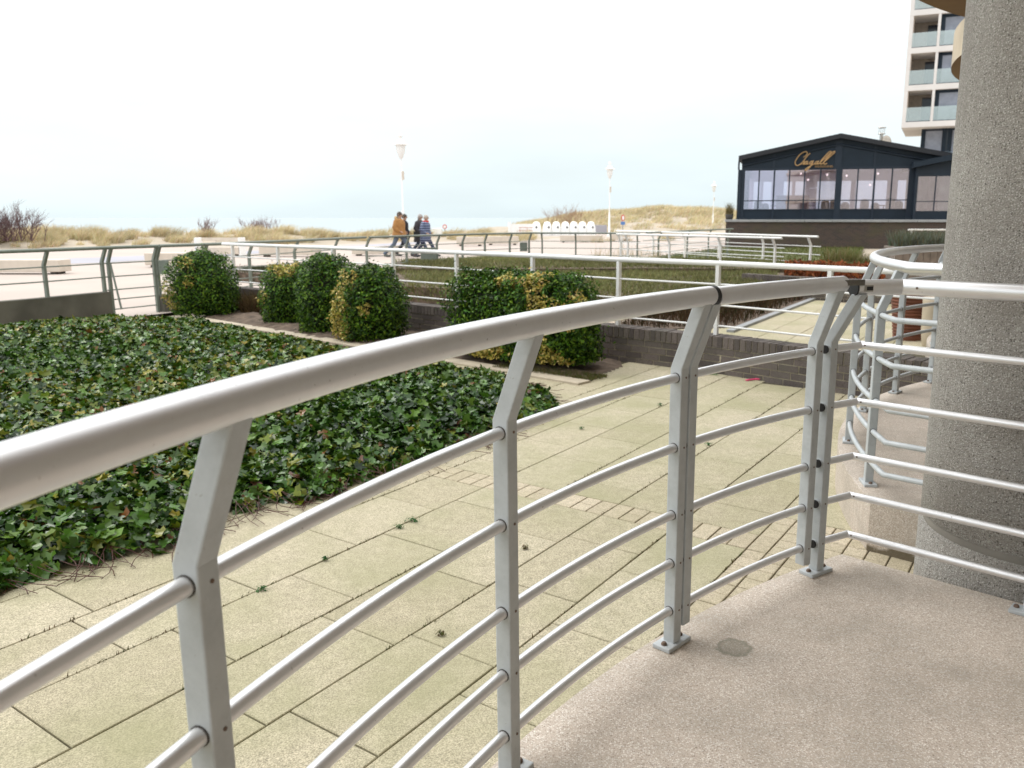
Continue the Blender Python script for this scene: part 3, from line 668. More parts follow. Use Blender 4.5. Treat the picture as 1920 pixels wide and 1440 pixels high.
# white ramp fences near the restaurant
b1 = [V2(gd(x, D)) for x, D in ((1160, 24.5), (1467, 19.6))]
fence('ramp_fence', 'white fence with bent posts, the nearer of the pair before the restaurant', b1, .83, (.60, .40, .2), [s_of_px(b1, x) for x in (1165, 1178, 1257, 1353, 1456)], .05, M['white'], bend=.10)
b2 = [V2(gd(x, D)) for x, D in ((1160, 30), (1535, 20.6))]
fence('ramp_fence', 'white fence with bent posts, the farther and longer of the pair before the restaurant', b2, .84, (.60, .40, .2), [s_of_px(b2, x) for x in (1167, 1226, 1286, 1350, 1434, 1524)], .05, M['white'], bend=.10)
b3 = [V2(gd(x, D)) for x, D in ((1697, 26), (1790, 26))]
fence('rail_fence', 'short white rail above the wooden planter by the pillar', b3, .93, (.7,), [0.1, 1.2], G, M['white'])
# low concrete walls under the promenade fence
def cwall(label, pts, z1, th=.14):
    mb = MB(); t_ = []; b_ = []
    for i, p in enumerate(pts):
        u = (pts[min(i+1, len(pts)-1)] - pts[max(i-1, 0)]).normalized(); nv = Vector((u.y, -u.x)); t_.append(p+nv*th/2); b_.append(p-nv*th/2)
    mb.prism([q[:] for q in t_ + b_[::-1]], G-.03, z1); o = mb.build('concrete_wall', M['concrete'], bevel=.008); return tag(o, label, 'wall')
cwall('low weathered concrete wall under the fence at the left edge', f1, .16)
cwall('low concrete wall end behind the round shrub', [V2(gd(304, 13.9)), V2(gd(420, 15.0))], .02)

# ------------------------------------------------------------------ ivy bed
def ivy_height(X, Y):
    d = np.where(np_inpoly(X, Y, IVYP), np_dist(X, Y, IVYP), 0)
    e_ = 1-np.exp(-d/.16)
    return G + e_*(.165 + .045*sinoise(X, Y, 2.2, 11) + .035*sinoise(X, Y, 6, 12)) + .0
def make_ivy():
    r = np.random.default_rng(5); P = np.array([tuple(p) for p in IVYP])
    # candidates denser near the camera
    n = 700000; X = r.uniform(-9, .6, n); Y = r.uniform(2.6, 14, n)
    D = np.hypot(X, Y); WX = .07*sinoise(X, Y, 4.5, 15)+.05*sinoise(X, Y, 14, 17); WY = .07*sinoise(X, Y, 4.5, 16)+.05*sinoise(X, Y, 14, 18); ins = np_inpoly(X+WX, Y+WY, IVYP); dens = np.clip(6400/np.maximum(D, 3)**.75, 900, 2200)
    area = 9.6*11.4; keep = ins & (r.uniform(0, 1, n) < dens*area/n) & (np.abs(X/Y+.25) < .75)
    X, Y, WX, WY = X[keep], Y[keep], WX[keep], WY[keep]
    # edge wobble and runners
    d = np_dist(X+WX, Y+WY, IVYP); Z = ivy_height(X+WX, Y+WY); m = len(X)
    e_ = .03; gxx = (ivy_height(X+e_, Y)-ivy_height(X-e_, Y))/(2*e_); gyy = (ivy_height(X, Y+e_)-ivy_height(X, Y-e_))/(2*e_)
    low = r.uniform(0, 1, m)**1.6; Z = Z - low*.13*np.clip(d/.3, 0, 1) + r.uniform(0, .035, m)
    Z = np.maximum(Z, G+.012)
    nrm = np.stack([-gxx*.9, -gyy*.9, np.ones(m)], 1) + r.normal(0, .52, (m, 3))*np.array([1, 1, .3]); nrm[:, 2] = np.maximum(nrm[:, 2], .25)
    size = r.uniform(.036, .084, m)*np.where(r.uniform(0, 1, m) < .14, 1.45, 1)
    warm = np.clip(.60 + .5*sinoise(X, Y, 1.5, 21), 0, 1)*np.clip((np.hypot(X, Y)-3.4)/3.2, .18, 1)
    tA = palette(m, [(.012,.036,.006), (.030,.078,.010), (.058,.128,.015), (.10,.19,.025)], [2.8, 3.6, 3.4, 2.4], r)
    tB = palette(m, [(.060,.125,.010), (.14,.18,.015), (.25,.23,.03), (.18,.075,.02)], [5, 3.8, 1.4, .6], r)
    tint = np.where((r.uniform(0, 1, m) < warm*.75)[:, None], tB, tA)
    edge = (d < .16) & (r.uniform(0, 1, m) < .35); tint[edge] = palette(edge.sum(), [(.07,.15,.03), (.16,.2,.04), (.13,.055,.03)], [3, 1.5, .5], r)
    V, F, T = leaves(np.stack([X, Y, Z], 1), nrm, size, tint, IVY, .35, 6); F = [F]
    # dark tangle underneath
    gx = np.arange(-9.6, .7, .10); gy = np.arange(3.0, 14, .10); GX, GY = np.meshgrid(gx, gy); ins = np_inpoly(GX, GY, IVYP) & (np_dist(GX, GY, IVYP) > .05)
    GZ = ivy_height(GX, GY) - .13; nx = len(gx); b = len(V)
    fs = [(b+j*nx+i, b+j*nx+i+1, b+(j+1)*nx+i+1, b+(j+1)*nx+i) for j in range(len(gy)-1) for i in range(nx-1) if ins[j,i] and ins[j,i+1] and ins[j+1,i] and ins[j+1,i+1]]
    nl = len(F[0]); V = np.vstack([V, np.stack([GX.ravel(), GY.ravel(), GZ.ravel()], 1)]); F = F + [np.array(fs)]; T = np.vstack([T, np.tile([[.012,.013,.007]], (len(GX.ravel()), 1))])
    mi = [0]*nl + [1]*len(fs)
    # runners creeping over the paving
    runs = MB()
    for k in range(150):
        i = random.randrange(2, 13); t_ = random.random(); a = IVYP[i].lerp(IVYP[i+1], t_); u = (IVYP[i+1]-IVYP[i]).normalized(); o_ = Vector((u.y, -u.x))
        ang = random.uniform(-1, 1); dv = Vector((o_.x*math.cos(ang)-o_.y*math.sin(ang), o_.x*math.sin(ang)+o_.y*math.cos(ang))); ln = random.uniform(.05, .24)
        pth = []
        for q in range(5):
            s_ = q/4; w_ = math.sin(s_*4+k)*.02; p = a - dv*.08 + dv*(ln+.08)*s_ + Vector((-dv.y, dv.x))*w_; pth.append((p.x, p.y, G+.006+.05*(1-s_)**2+.01*math.sin(s_*9+k)**2))
        runs.tube(pth, .0022, 4, False)
    b = len(V); V = np.vstack([V, np.array(runs.v)]); rq = [f for f in runs.f if len(f) == 4]; F += [np.array(rq)+b]; T = np.vstack([T, np.tile([[.10,.042,.032]], (len(runs.v), 1))]); mi += [0]*len(rq)
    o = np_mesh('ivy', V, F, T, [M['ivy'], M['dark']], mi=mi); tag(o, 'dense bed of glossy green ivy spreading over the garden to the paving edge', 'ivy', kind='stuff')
make_ivy()

# ------------------------------------------------------------------ shrubs
def shrub(name, label, c, axes, n, seed, variegated=(), power=2.4, size=(.026, .05), cols=None, group=None, flat_bottom=.12, stems=True, rz=0, shape=OVAL):
    """a clipped shrub: a shell of leaf clusters several layers deep, its twigs and a dark heart"""
    r = np.random.default_rng(seed); t = thing(name, label, 'shrub', (c[0], c[1], c[2]), rz, group)
    a, b, h = axes
    v = r.normal(size=(n, 3)); v /= np.linalg.norm(v, axis=1, keepdims=True); v[:, 2] = np.where(v[:, 2] < -.75, -v[:, 2], v[:, 2])
    k = (np.abs(v)**power).sum(1)**(-1/power)
    lump = 1 + .075*sinoise(v[:, 0]*3, v[:, 1]*3+v[:, 2]*4, 2.4, seed) + .06*sinoise(v[:, 0]*9, v[:, 1]*9+v[:, 2]*7, 1.6, seed+1)
    depth = 1 - .30*r.uniform(0, 1, n)**1.4 - .10*np.clip(sinoise(v[:, 0]*7+v[:, 1]*6, v[:, 2]*8-v[:, 1]*5, 2.0, seed+4), 0, 1) + np.where(r.uniform(0, 1, n) < .05, r.uniform(0, .13, n), 0)
    p = v*(k*lump*depth)[:, None]
    pos = np.stack([p[:, 0]*a, p[:, 1]*b, np.maximum(h*.40 + p[:, 2]*h*.60, r.uniform(.02, .10, n))], 1)
    nrm = v + r.normal(0, .55, (n, 3)) + np.array([0, 0, .35])
    tint = palette(n, cols or [(.012,.036,.004), (.036,.090,.006), (.080,.165,.010), (.15,.25,.02)], [3, 4, 3, 1.7], r)
    new = (r.uniform(0, 1, n) < .10) & (v[:, 2] > .2); tint[new] = palette(new.sum(), [(.07,.19,.025)], [1], r)
    for (d, rad, pr) in variegated:
        d = np.array(d)/np.linalg.norm(d); s_ = np.linalg.norm(v-d, axis=1) + .14*sinoise(v[:, 0]*6, v[:, 2]*6+v[:, 1]*5, 1.7, seed+9)
        q = (s_ < rad) & (r.uniform(0, 1, n) < pr); tint[q] = palette(q.sum(), [(.50,.40,.10), (.38,.30,.06), (.62,.52,.20), (.20,.22,.04)], [4, 3, 2, 1], r)
    V, F, T = leaves(pos, nrm, r.uniform(*size, n), tint, shape, .3, seed+2)
    np_mesh('foliage', V, F, T, [M['leaf']], t)
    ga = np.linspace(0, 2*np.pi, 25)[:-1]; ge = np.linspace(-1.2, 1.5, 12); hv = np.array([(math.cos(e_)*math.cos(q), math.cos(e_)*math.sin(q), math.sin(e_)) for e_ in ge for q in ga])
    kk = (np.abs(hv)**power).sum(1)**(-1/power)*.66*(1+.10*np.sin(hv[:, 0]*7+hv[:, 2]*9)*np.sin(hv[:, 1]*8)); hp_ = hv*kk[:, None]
    mb = MB(); mb.add([(p[0]*a, p[1]*b, max(.02, h*.40+p[2]*h*.60)) for p in hp_], [(i*24+j, i*24+(j+1) % 24, (i+1)*24+(j+1) % 24, (i+1)*24+j) for i in range(11) for j in range(24)], True); mb.build('heart', M['dark'], t)  # core shell coloured near black as the shade between the leaves
    if stems:
        mb = MB()
        for q in range(14):
            an = r.uniform(0, 6.28); e_ = r.uniform(.3, .85); z1 = r.uniform(.35, .8)*h
            mb.tube([(.1*a*math.cos(an), .1*b*math.sin(an), 0), (.4*e_*a*math.cos(an+.2), .4*e_*b*math.sin(an+.2), z1*.5), (e_*a*math.cos(an), e_*b*math.sin(an), z1)], .012, 5, radii=[.018, .012, .005])
        mb.build('stem', M['soil'], t)
    return t
s0 = at(386, 590)
shrub('round_shrub', 'round clipped evergreen shrub beside the garden gate, standing alone', s0, (.56, .54, 1.02), 16000, 31, [((-1, -.6, -.25), .42, .75), ((-.25, -.8, .75), .24, .55), ((.0, -1, .35), .16, .4)], power=2.6)
s1 = at(545, 606); shrub('clipped_shrub', 'variegated yellow-topped shrub, left one of the touching three', s1, (.40, .43, .88), 10000, 32, [((.0, -.3, 1), .50, .8), ((-.9, -.6, .2), .25, .4)], power=3, group='three clipped shrubs growing into each other')
s2 = at(618, 622); shrub('clipped_shrub', 'plain dark green shrub, tallest and middle one of the touching three', s2, (.42, .44, 1.05), 12000, 33, [], power=2.8, group='three clipped shrubs growing into each other')
s3 = at(697, 637); shrub('clipped_shrub', 'shrub with a yellow streaked left flank, right one of the touching three', s3, (.47, .47, .96), 14000, 34, [((-1, -.5, -.5), .55, .8), ((-.85, -.6, .35), .38, .7), ((-.5, -.6, .7), .22, .8), ((.1, -1, .15), .17, .7)], power=2.7, group='three clipped shrubs growing into each other')
hd_ = Vector((.763, -.646)); h_a, h_b = gd(862, 9.35), gd(1110, 8.35)
hc_ = (h_a+h_b)/2; hl = (h_b-h_a).length/2
shrub('clipped_hedge', 'box shaped clipped hedge with yellow patches in front of the brick wall', (hc_.x, hc_.y, G+.06), (hl+.00, .33, .92), 34000, 35,
      [((-.30, -.9, -.45), .30, .8), ((.52, -.8, .22), .30, .85), ((-.10, -.55, .95), .19, .8), ((.36, -.6, .75), .17, .8), ((.45, -.8, -.75), .40, .8), ((-.85, -.6, -.7), .24, .75), ((.90, -.45, .45), .24, .75)], power=5.5, rz=math.atan2((h_b-h_a).y, (h_b-h_a).x))
# dry plant between the shrubs
def blades(name, pos, h, lean, tint, seed, wd=.006, curl=.5, n_seg=3, parent=None, mat='straw'):
    r = np.random.default_rng(seed); n = len(pos); an = r.uniform(0, 6.28, n)
    dirv = np.stack([np.cos(an), np.sin(an)], 1)*r.uniform(.1, 1, n)[:, None]*curl + np.array(lean)
    side = np.stack([-np.sin(an+1), np.cos(an+1), np.zeros(n)], 1); V = []
    for k in range(n_seg+1):
        s_ = k/n_seg; c = np.stack([pos[:, 0]+dirv[:, 0]*h*s_**1.7, pos[:, 1]+dirv[:, 1]*h*s_**1.7, pos[:, 2]+h*(s_-.25*s_**2*np.hypot(dirv[:, 0], dirv[:, 1]))], 1)
        ww = (wd*(1-s_*.85))*np.ones(n); V += [c - side*ww[:, None], c + side*ww[:, None]]
    V = np.stack(V, 1); k2 = 2*(n_seg+1); bs_ = (np.arange(n)*k2)[:, None]
    F = np.concatenate([bs_ + np.array([2*q, 2*q+1, 2*q+3, 2*q+2]) for q in range(n_seg)])
    T = np.repeat(tint, k2, axis=0); return np_mesh(name, V.reshape(-1, 3), F, T, [M[mat]], parent)
dp = at(488, 588); r = np.random.default_rng(41); n = 1500; a = r.uniform(0, 6.28, n); q = np.sqrt(r.uniform(0, 1, n))*.30
pos = np.stack([dp.x+q*np.cos(a), dp.y+q*np.sin(a), np.full(n, G+.02)], 1)
o = blades('dry_plant', pos, r.uniform(.15, .42, n), (0, 0), palette(n, [(.12,.075,.035), (.08,.05,.025), (.17,.12,.055), (.05,.06,.02)], [4, 3, 2, 1], r), 42, .005, .9); tag(o, 'withered brown plant on bare soil between the round shrub and the three shrubs', 'plant')
r = np.random.default_rng(43); n = 3200; tt = r.uniform(.25, 1, n); ww = r.uniform(-.02, .30, n)**1.0
pk = np.stack([soil_poly[3].x + (soil_poly[4].x-soil_poly[3].x)*tt, soil_poly[3].y + (soil_poly[4].y-soil_poly[3].y)*tt], 1) + np.outer(ww, (.656, .755))
pos = np.column_stack([pk, np.full(n, G+.01)])
o = blades('grass', pos, r.uniform(.02, .055, n), (0, 0), palette(n, [(.10,.10,.03), (.06,.085,.02), (.16,.12,.06)], [3, 3, 2], r), 44, .003, .7); tag(o, 'sparse short grass along the bare soil below the hedge', 'grass', kind='stuff')

# ------------------------------------------------------------------ neighbour garden: ground cover, paving, planters
def cover(name, label, poly, z0, h, n, seed, cols, wts, hgt=(.05, .11), front=True):
    r = np.random.default_rng(seed); P = [Vector(p) for p in poly]; xs = [p.x for p in P]; ys = [p.y for p in P]
    n0 = int(n*4); X = r.uniform(min(xs), max(xs), n0); Y = r.uniform(min(ys), max(ys), n0); k = np_inpoly(X, Y, P); X, Y = X[k][:n], Y[k][:n]; n = len(X)
    d = np_dist(X, Y, P); Z = z0 + h*(1-np.exp(-d/.10)) + .03*sinoise(X, Y, 2.5, seed)
    tint = palette(n, cols, wts, r); tint *= (1+.25*sinoise(X, Y, 1.1, seed+1))[:, None]
    # front and side faces as well
    m_ = n//3; i = r.integers(0, len(P), m_); t_ = r.uniform(0, 1, m_); A = np.array([tuple(p) for p in P]); B = np.roll(A, -1, axis=0)
    E_ = A[i]+(B[i]-A[i])*t_[:, None]; zz = z0 + h*r.uniform(0, 1, m_)
    pos = np.vstack([np.stack([X, Y, Z-.02], 1), np.column_stack([E_, zz])]); tint = np.vstack([tint, palette(m_, cols, wts, r)])
    o = blades(name, pos, r.uniform(*hgt, len(pos)), (0, 0), tint, seed+2, .010, .9, 2, mat='heather')
    mb = MB(); mb.prism([tuple(p) for p in P], z0-.02, z0+h*.92); c = mb.build('core', M['soil'], o)
    return tag(o, label, 'ground cover', kind='stuff')
OLV = [(.15,.16,.06), (.21,.21,.085), (.10,.115,.04), (.26,.24,.11)]
hn = [V2(at(x, y, .06)) for x, y in ((750, 533), (1000, 546), (1345, 560), (1480, 523), (1470, 503), (1100, 500), (900, 503), (735, 509))]
cover('ground_cover', 'nearer strip of low olive green ground cover behind the white fence', hn, G, .30, 30000, 51, OLV, [4, 3, 2, 1])
hf = [V2(at(x, y, .14)) for x, y in ((738, 501), (900, 503), (1200, 501), (1480, 502), (1640, 508), (1640, 494), (1400, 487), (1150, 484), (950, 478), (890, 483), (742, 488))]
cover('ground_cover', 'farther raised strip of olive ground cover reaching the promenade fence', hf, G, .40, 26000, 52, OLV, [4, 3, 2, 1])
hm = [V2(at(x, y, G)) for x, y in ((440, 528), (560, 536), (560, 520), (440, 514))]
cover('ground_cover', 'small dark hedge patch seen between the round shrub and the three shrubs', hm, G, .25, 2500, 53, [(.03,.05,.015), (.06,.05,.02)], [2, 1])
lw = [gd(1185, 27), gd(1600, 24), gd(1620, 44), gd(1360, 44), gd(1200, 32)]
mL = simple('olive_lawn', (.10, .11, .035), .9, .3, 3, bump=.5, bscale=30); flat('lawn', [V2(p) for p in lw], G+.004, mL)
r = np.random.default_rng(54); n = 9000; PL = [V2(p) for p in lw]; X = r.uniform(2, 16, n*3); Y = r.uniform(23, 45, n*3); k = np_inpoly(X, Y, PL); X, Y = X[k][:n], Y[k][:n]; n = len(X)
o = blades('lawn_grass', np.stack([X, Y, np.full(n, G)], 1), r.uniform(.05, .16, n), (0, 0), palette(n, [(.10,.12,.03), (.15,.14,.05), (.06,.08,.02)], [3, 2, 2], r), 55, .012, .8); tag(o, 'rough olive green lawn in front of the restaurant', 'grass', kind='stuff')
# paved garden beyond the wall
mb = MB(); o_r, o_c = Vector((.62, .785)), Vector((.785, -.62)); kb = [at(1392, 612).xy, at(1518, 563).xy]
kd = (kb[1]-kb[0]).normalized(); 
for i in range(-2, 16):
    for j in range(-2, 14):
        c = Vector(kb[0]) + Vector((kd.y, -kd.x))*(i*.41+.3) + kd*(j*.6 + (i % 2)*.3)
        if wall_side(c) < .2 or (c.x-.577*c.y) > FAC-.1 or c.y > 15.6-(c.x-5)*.25: continue
        if (c-C2).length < 3.95 and c.dot(NV) < 7.2: continue
        u, v_ = kd*.297, Vector((kd.y, -kd.x))*.202
        P = [c-u-v_, c-u+v_, c+u+v_, c+u-v_]; hz = random.uniform(-.001, .001)
        mb.prism([p[:] for p in P], G-.03, G+hz)
tag(mb.build('neighbouring_paving', M['slab'], bevel=.004, bseg=1), kind='structure')
mb = MB(); e0 = Vector(kb[0])-kd*.7; e1 = Vector(kb[1])+kd*.6; nk2 = Vector((kd.y, -kd.x))
mb.prism([(e0-nk2*.02)[:], (e0+nk2*.09)[:], (e1+nk2*.09)[:], (e1-nk2*.02)[:]], G-.03, G+.035); tag(mb.build('grey_edging', M['grey_kerb'], bevel=.006), kind='structure')
bed2 = [V2(at(x, y)) for x, y in ((1120, 622), (1390, 614), (1517, 563), (1500, 540), (1330, 545))]
flat('planting_bed', bed2, G+.012, M['soil'])
r = np.random.default_rng(56); n = 2600; P2 = bed2; X = r.uniform(.5, 6, n*6); Y = r.uniform(8, 16, n*6); k = np_inpoly(X, Y, P2) & (np_dist(X, Y, P2) > .12); X, Y = X[k][:n], Y[k][:n]; n = len(X)
o = blades('bare_twigs', np.stack([X, Y, np.full(n, G)], 1), r.uniform(.12, .36, n), (0, 0), palette(n, [(.055,.033,.018), (.09,.055,.03), (.03,.03,.012)], [3, 2, 2], r), 57, .007, .8); tag(o, 'dark brown bare twigs in the bed beside the grey edging', 'plants', kind='stuff')
# red shrubs, ornamental grasses, planters
rr = [gd(1470, 17.6), gd(1655, 16.6), gd(1655, 18.2), gd(1470, 19.2)]; r = np.random.default_rng(58); n = 2600
X = np.array([0.]*n); tt = r.uniform(0, 1, n); ss = r.uniform(0, 1, n); A_, B_, C_, D_ = [np.array(p[:2]) for p in rr]
XY = (A_[None]*(1-tt)[:, None]+B_[None]*tt[:, None])*(1-ss)[:, None] + (D_[None]*(1-tt)[:, None]+C_[None]*tt[:, None])*ss[:, None]
Z = G + .2 + r.uniform(0, .42, n)*(1-.25*np.abs(sinoise(XY[:, 0], XY[:, 1], 4, 3)))
V, F, T = leaves(np.column_stack([XY, Z]), r.normal(size=(n, 3))+np.array([0, -.4, .5]), r.uniform(.07, .13, n), palette(n, [(.30,.09,.035), (.20,.065,.03), (.40,.16,.07), (.12,.05,.025)], [4, 3, 2, 2], r), OVAL, .4, 59)
o = np_mesh('red_hedge', V, F, T, [M['straw']]); tag(o, 'row of rust red withered leafy plants behind the far brick wall', 'hedge')
mb = MB(); q_ = [V2(gd(x, D)) for x, D in ((1468, 17.4), (1660, 16.4), (1660, 18.4), (1468, 19.4))]; mb.prism([p[:] for p in q_], G-.02, G+.30); mb.build('soil', M['soil'], o)
pb_ = [V2(gd(x, D)) for x, D in ((1530, 21.2), (1640, 20.4), (1720, 19.8))]
brick_wall('brick_edging', 'low brick edging under the tufted ornamental grasses', pb_, G, .18)
def tuft(pos, n, hmin, hmax, spread, seed, cols, wts, lean=(.25, 0)):
    r = np.random.default_rng(seed); a = r.uniform(0, 6.28, n); q = np.sqrt(r.uniform(0, 1, n))*spread
    return np.stack([pos[0]+q*np.cos(a), pos[1]+q*np.sin(a), np.full(n, pos[2])], 1), r.uniform(hmin, hmax, n), palette(n, cols, wts, r)
for k, (x, D, hh, lab) in enumerate([(1572, 22.2, .72, 'tallest pale tufted ornamental grass at the left end of the brick edging'), (1622, 22, .55, 'middle green ornamental grass clump above the brick edging'), (1664, 21.8, .50, 'right ornamental grass clump next to the wooden planter')]):
    c = gd(x, D); p, h_, tn = tuft((c.x, c.y, G+.15), 700, hh*.5, hh, .42, 60+k, [(.14,.15,.045), (.24,.19,.09), (.08,.10,.03), (.33,.26,.17)], [4, 3, 3, 1])
    o = blades('ornamental_grass', p, h_, (.1, 0), tn, 70+k, .010, .75, 3); tag(o, lab, 'grass clump', 'ornamental grasses above the brick edging')
m_wood = simple('grey_weathered_wood', (.22, .18, .15), .85, .25, 5); M['wood'] = m_wood
pl0 = atY(1690, 500, 19.2); t = thing('wooden_planter', 'grey wooden plank planter with silvery lavender beside the pillar', 'planter', (gd(1727, 19.2).x, 19.5, G), R(-8))
mb = MB()
for q in range(8): mb.box((-.52+q*.149, -.42, .42), (.140, .03, .84))
for q in range(6): mb.box((.54, -.35+q*.149, .42), (.03, .140, .84)); mb.box((-.60, -.35+q*.149, .42), (.03, .140, .84))
mb.build('plank_side', M['wood'], t); mb = MB(); mb.box((-.03, -.43, .87), (1.26, .10, .05)); mb.box((-.03, .45, .87), (1.26, .10, .05)); mb.box((.55, .01, .87), (.10, .76, .05)); mb.box((-.61, .01, .87), (.10, .76, .05)); mb.build('rim', M['wood'], t)
mb = MB(); mb.box((-.03, .0, .70), (1.1, .8, .2)); mb.build('soil', M['soil'], t)
r = np.random.default_rng(80); n = 2600; pc = t.location; p = np.stack([pc.x-.03+r.uniform(-.56, .56, n), pc.y+r.uniform(-.4, .4, n), np.full(n, G+.80)], 1)
o = blades('lavender', p, r.uniform(.2, .52, n), (.05, 0), palette(n, [(.13,.16,.12), (.20,.22,.17), (.09,.10,.05), (.16,.11,.06)], [4, 3, 2, 1.2], r), 81, .010, .5, 2); tag(o, 'silvery grey lavender growing in the wooden planter', 'plant')
pc_ = at(1700, 636); pr = [(.15, 0), (.17, .02)]
for q in range(14): pr += [(.172+.0045*q+.006, .03+q*.042), (.172+.0045*q+.006, .055+q*.042), (.172+.0045*q-.004, .06+q*.042), (.172+.0045*q-.004, .068+q*.042)]
mb = MB(); mb.lathe([(.17,0)] + pr[2:] + [(.245, .63), (.215, .63), (.205, .57)], seg=28)
o = mb.build('ribbed_pot', simple('terracotta_brown_ribs', (.17, .062, .035), .8, .2, 6)); o.location = pc_; tag(o, 'ribbed terracotta brown plant pot standing behind the curved white railing', 'pot')
pc2 = at(1752, 650); mb = MB(); mb.lathe([(.13, 0), (.15, .03), (.17, .2), (.175, .55), (.185, .60), (.15, .60)], seg=24); o = mb.build('cream_pot', M['balcony']); o.location = pc2; tag(o, 'cream pot partly hidden behind the pillar', 'pot')

# ------------------------------------------------------------------ weeds and litter on the paving
for k, (x, y, s_, lab) in enumerate([(748, 991, .05, 'small green weed in the slab joint, left of the pair below the ivy'), (774, 978, .07, 'larger flat green weed in the slab joint, right of the pair below the ivy'),
        (490, 1108, .05, 'small weed in the joint right of the nearest railing post'), (1328, 835, .06, 'green weed seen through the gate rods'), (1340, 703, .09, 'weed at the foot of the brick wall'),
        (1238, 760, .05, 'tiny weed left of the gate hinge post'), (610, 1051, .03, 'tiny weed in a joint between two slabs near the ivy'), (1090, 805, .04, 'tiny weed below the ivy tip'), (825, 1192, .04, 'dry weed tuft in a joint left of the second post'), (985, 1030, .035, 'dry tuft in a joint right of the second post')]):
    c = at(x, y); r = np.random.default_rng(90+k); n = 45; a = r.uniform(0, 6.28, n); q = r.uniform(0, 1, n)*s_*.55
    pos = np.stack([c.x+q*np.cos(a), c.y+q*np.sin(a)*.8, np.full(n, G)+r.uniform(.004, .022, n)], 1)
    dry = 'dry' in lab; V, F, T = leaves(pos, np.stack([np.cos(a)*.6, np.sin(a)*.6, np.ones(n)], 1), r.uniform(.010, .020, n)*(.6+s_*4), palette(n, [(.14,.09,.04), (.10,.10,.03)] if dry else [(.02,.09,.02), (.04,.14,.025)], [1, 1], r), OVAL, .3, k)
    o = np_mesh('weed', V, F, T, [M['leaf']]); tag(o, lab, 'weed', 'weeds growing in the paving joints')
r = np.random.default_rng(99); n = 9000; nn_ = r.integers(-8, 14, n); rp = r.uniform(.3, 8, n); PQ = np.array([tuple(rc(-1.18+(int(a)-4)*W + .0, float(b))) for a, b in zip(nn_, rp)]); k = (sinoise(PQ[:, 0], PQ[:, 1], 3, 7) > .05) & (PQ[:, 0]-.577*PQ[:, 1] < FAC) & ~np_inpoly(PQ[:, 0], PQ[:, 1], IVYP) & ~np_inpoly(PQ[:, 0], PQ[:, 1], soil_poly) & np.array([wall_side(Vector(p)) < -.15 for p in PQ])
PQ = PQ[k] + r.normal(0, .004, (k.sum(), 2)); n = len(PQ)
o = blades('moss', np.column_stack([PQ, np.full(n, G-.008)]), r.uniform(.010, .026, n), (0, 0), palette(n, [(.10,.09,.035), (.12,.08,.04), (.07,.085,.025)], [3, 2.5, 1.5], r), 101, .0038, .9, 2); tag(o, 'moss and dry tufts growing along the slab joints', 'moss', kind='stuff')
mb = MB(); c = at(1408, 713); mb.box((c.x, c.y, G+.006), (.12, .035, .01), .5); mb.box((c.x+.07, c.y+.01, G+.012), (.04, .05, .012), .9); o = mb.build('litter', simple('pink_plastic', (.65, .06, .16), .5), bevel=.003); tag(o, 'bright pink scrap of litter at the foot of the brick wall', 'litter')

# ------------------------------------------------------------------ dunes and marram grass
def ridge(name, x0, x1, y0, y1, hf, mat, step):
    gx = np.arange(x0, x1, step); gy = np.arange(y0, y1, step); X, Y = np.meshgrid(gx, gy); Z = hf(X, Y); nx = len(gx)
    fs = [(j*nx+i, j*nx+i+1, (j+1)*nx+i+1, (j+1)*nx+i) for j in range(len(gy)-1) for i in range(nx-1)]
    mb = MB(); mb.add(np.stack([X.ravel(), Y.ravel(), Z.ravel()], 1).tolist(), fs, True); o = mb.build(name, mat); return tag(o, kind='structure')
def h_left(X, Y):
    c = np.interp(X, [-60, -32, -20, -10, 0, 10, 20], [44, 47, 52, 60, 66, 74, 86]); d = (Y-c)
    hgt = np.interp(X, [-60, -30, -20, -12, -6, 0, 8, 20], [.70, .66, .55, .45, .30, .10, .05, 0])
    return G-.08 + hgt*np.exp(-(d/5.0)**2)*(1+.25*sinoise(X, Y, .55, 61)) + .07*np.exp(-(d/8)**2)*sinoise(X, Y, 1.2, 62)
ridge('dune', -60, 22, 34, 96, h_left, M['sand'], .8)
BH = lambda X, Y: G-.1 + np.interp(X, [-9, -4, 2, 8, 14, 20, 26, 32, 60], [0, .8, 1.9, 2.35, 2.85, 2.65, 2.3, 1.9, 1.6])*np.exp(-(((Y-122)/15)**2))*(1+.06*sinoise(X, Y, .35, 63)) + .10*sinoise(X, Y, .8, 64)
ridge('dune', -12, 62, 92, 160, BH, M['sand'], 1.2)
def marram(name, label, hfun, pts, seed, hr, nb, wd, sp=.35):
    r = np.random.default_rng(seed); P = []; Hh = []; Tn = []
    for (x, y) in pts:
        s_ = r.uniform(.45, 1.4); n = int(nb*s_*s_); a = r.uniform(0, 6.28, n); q = np.sqrt(r.uniform(0, 1, n))*sp*s_
        xx = x+q*np.cos(a); yy = y+q*np.sin(a); P.append(np.stack([xx, yy, hfun(xx, yy)-.03], 1)); Hh.append(r.uniform(.45, 1, n)*hr*s_)
        Tn.append(palette(n, [(.66,.56,.36), (.56,.47,.28), (.74,.65,.46), (.42,.38,.20)], [4, 3, 2, 1.0], r, .2)*r.uniform(.8, 1.1))
    o = blades(name, np.vstack(P), np.concatenate(Hh), (.60, .0), np.vstack(Tn), seed+1, wd, .85, 4); return tag(o, label, 'dune grass', kind='stuff')
r = np.random.default_rng(110); pts = []
while len(pts) < 430:
    x = r.uniform(-44, -2); c = np.interp(x, [-60, -32, -20, -10, 0], [44, 47, 52, 60, 66]); y = c + r.normal(-1.5, 2.4)
    if r.uniform() < np.interp(x, [-44, -18, -10, -2], [1, .9, .55, .25]): pts.append((x, y))
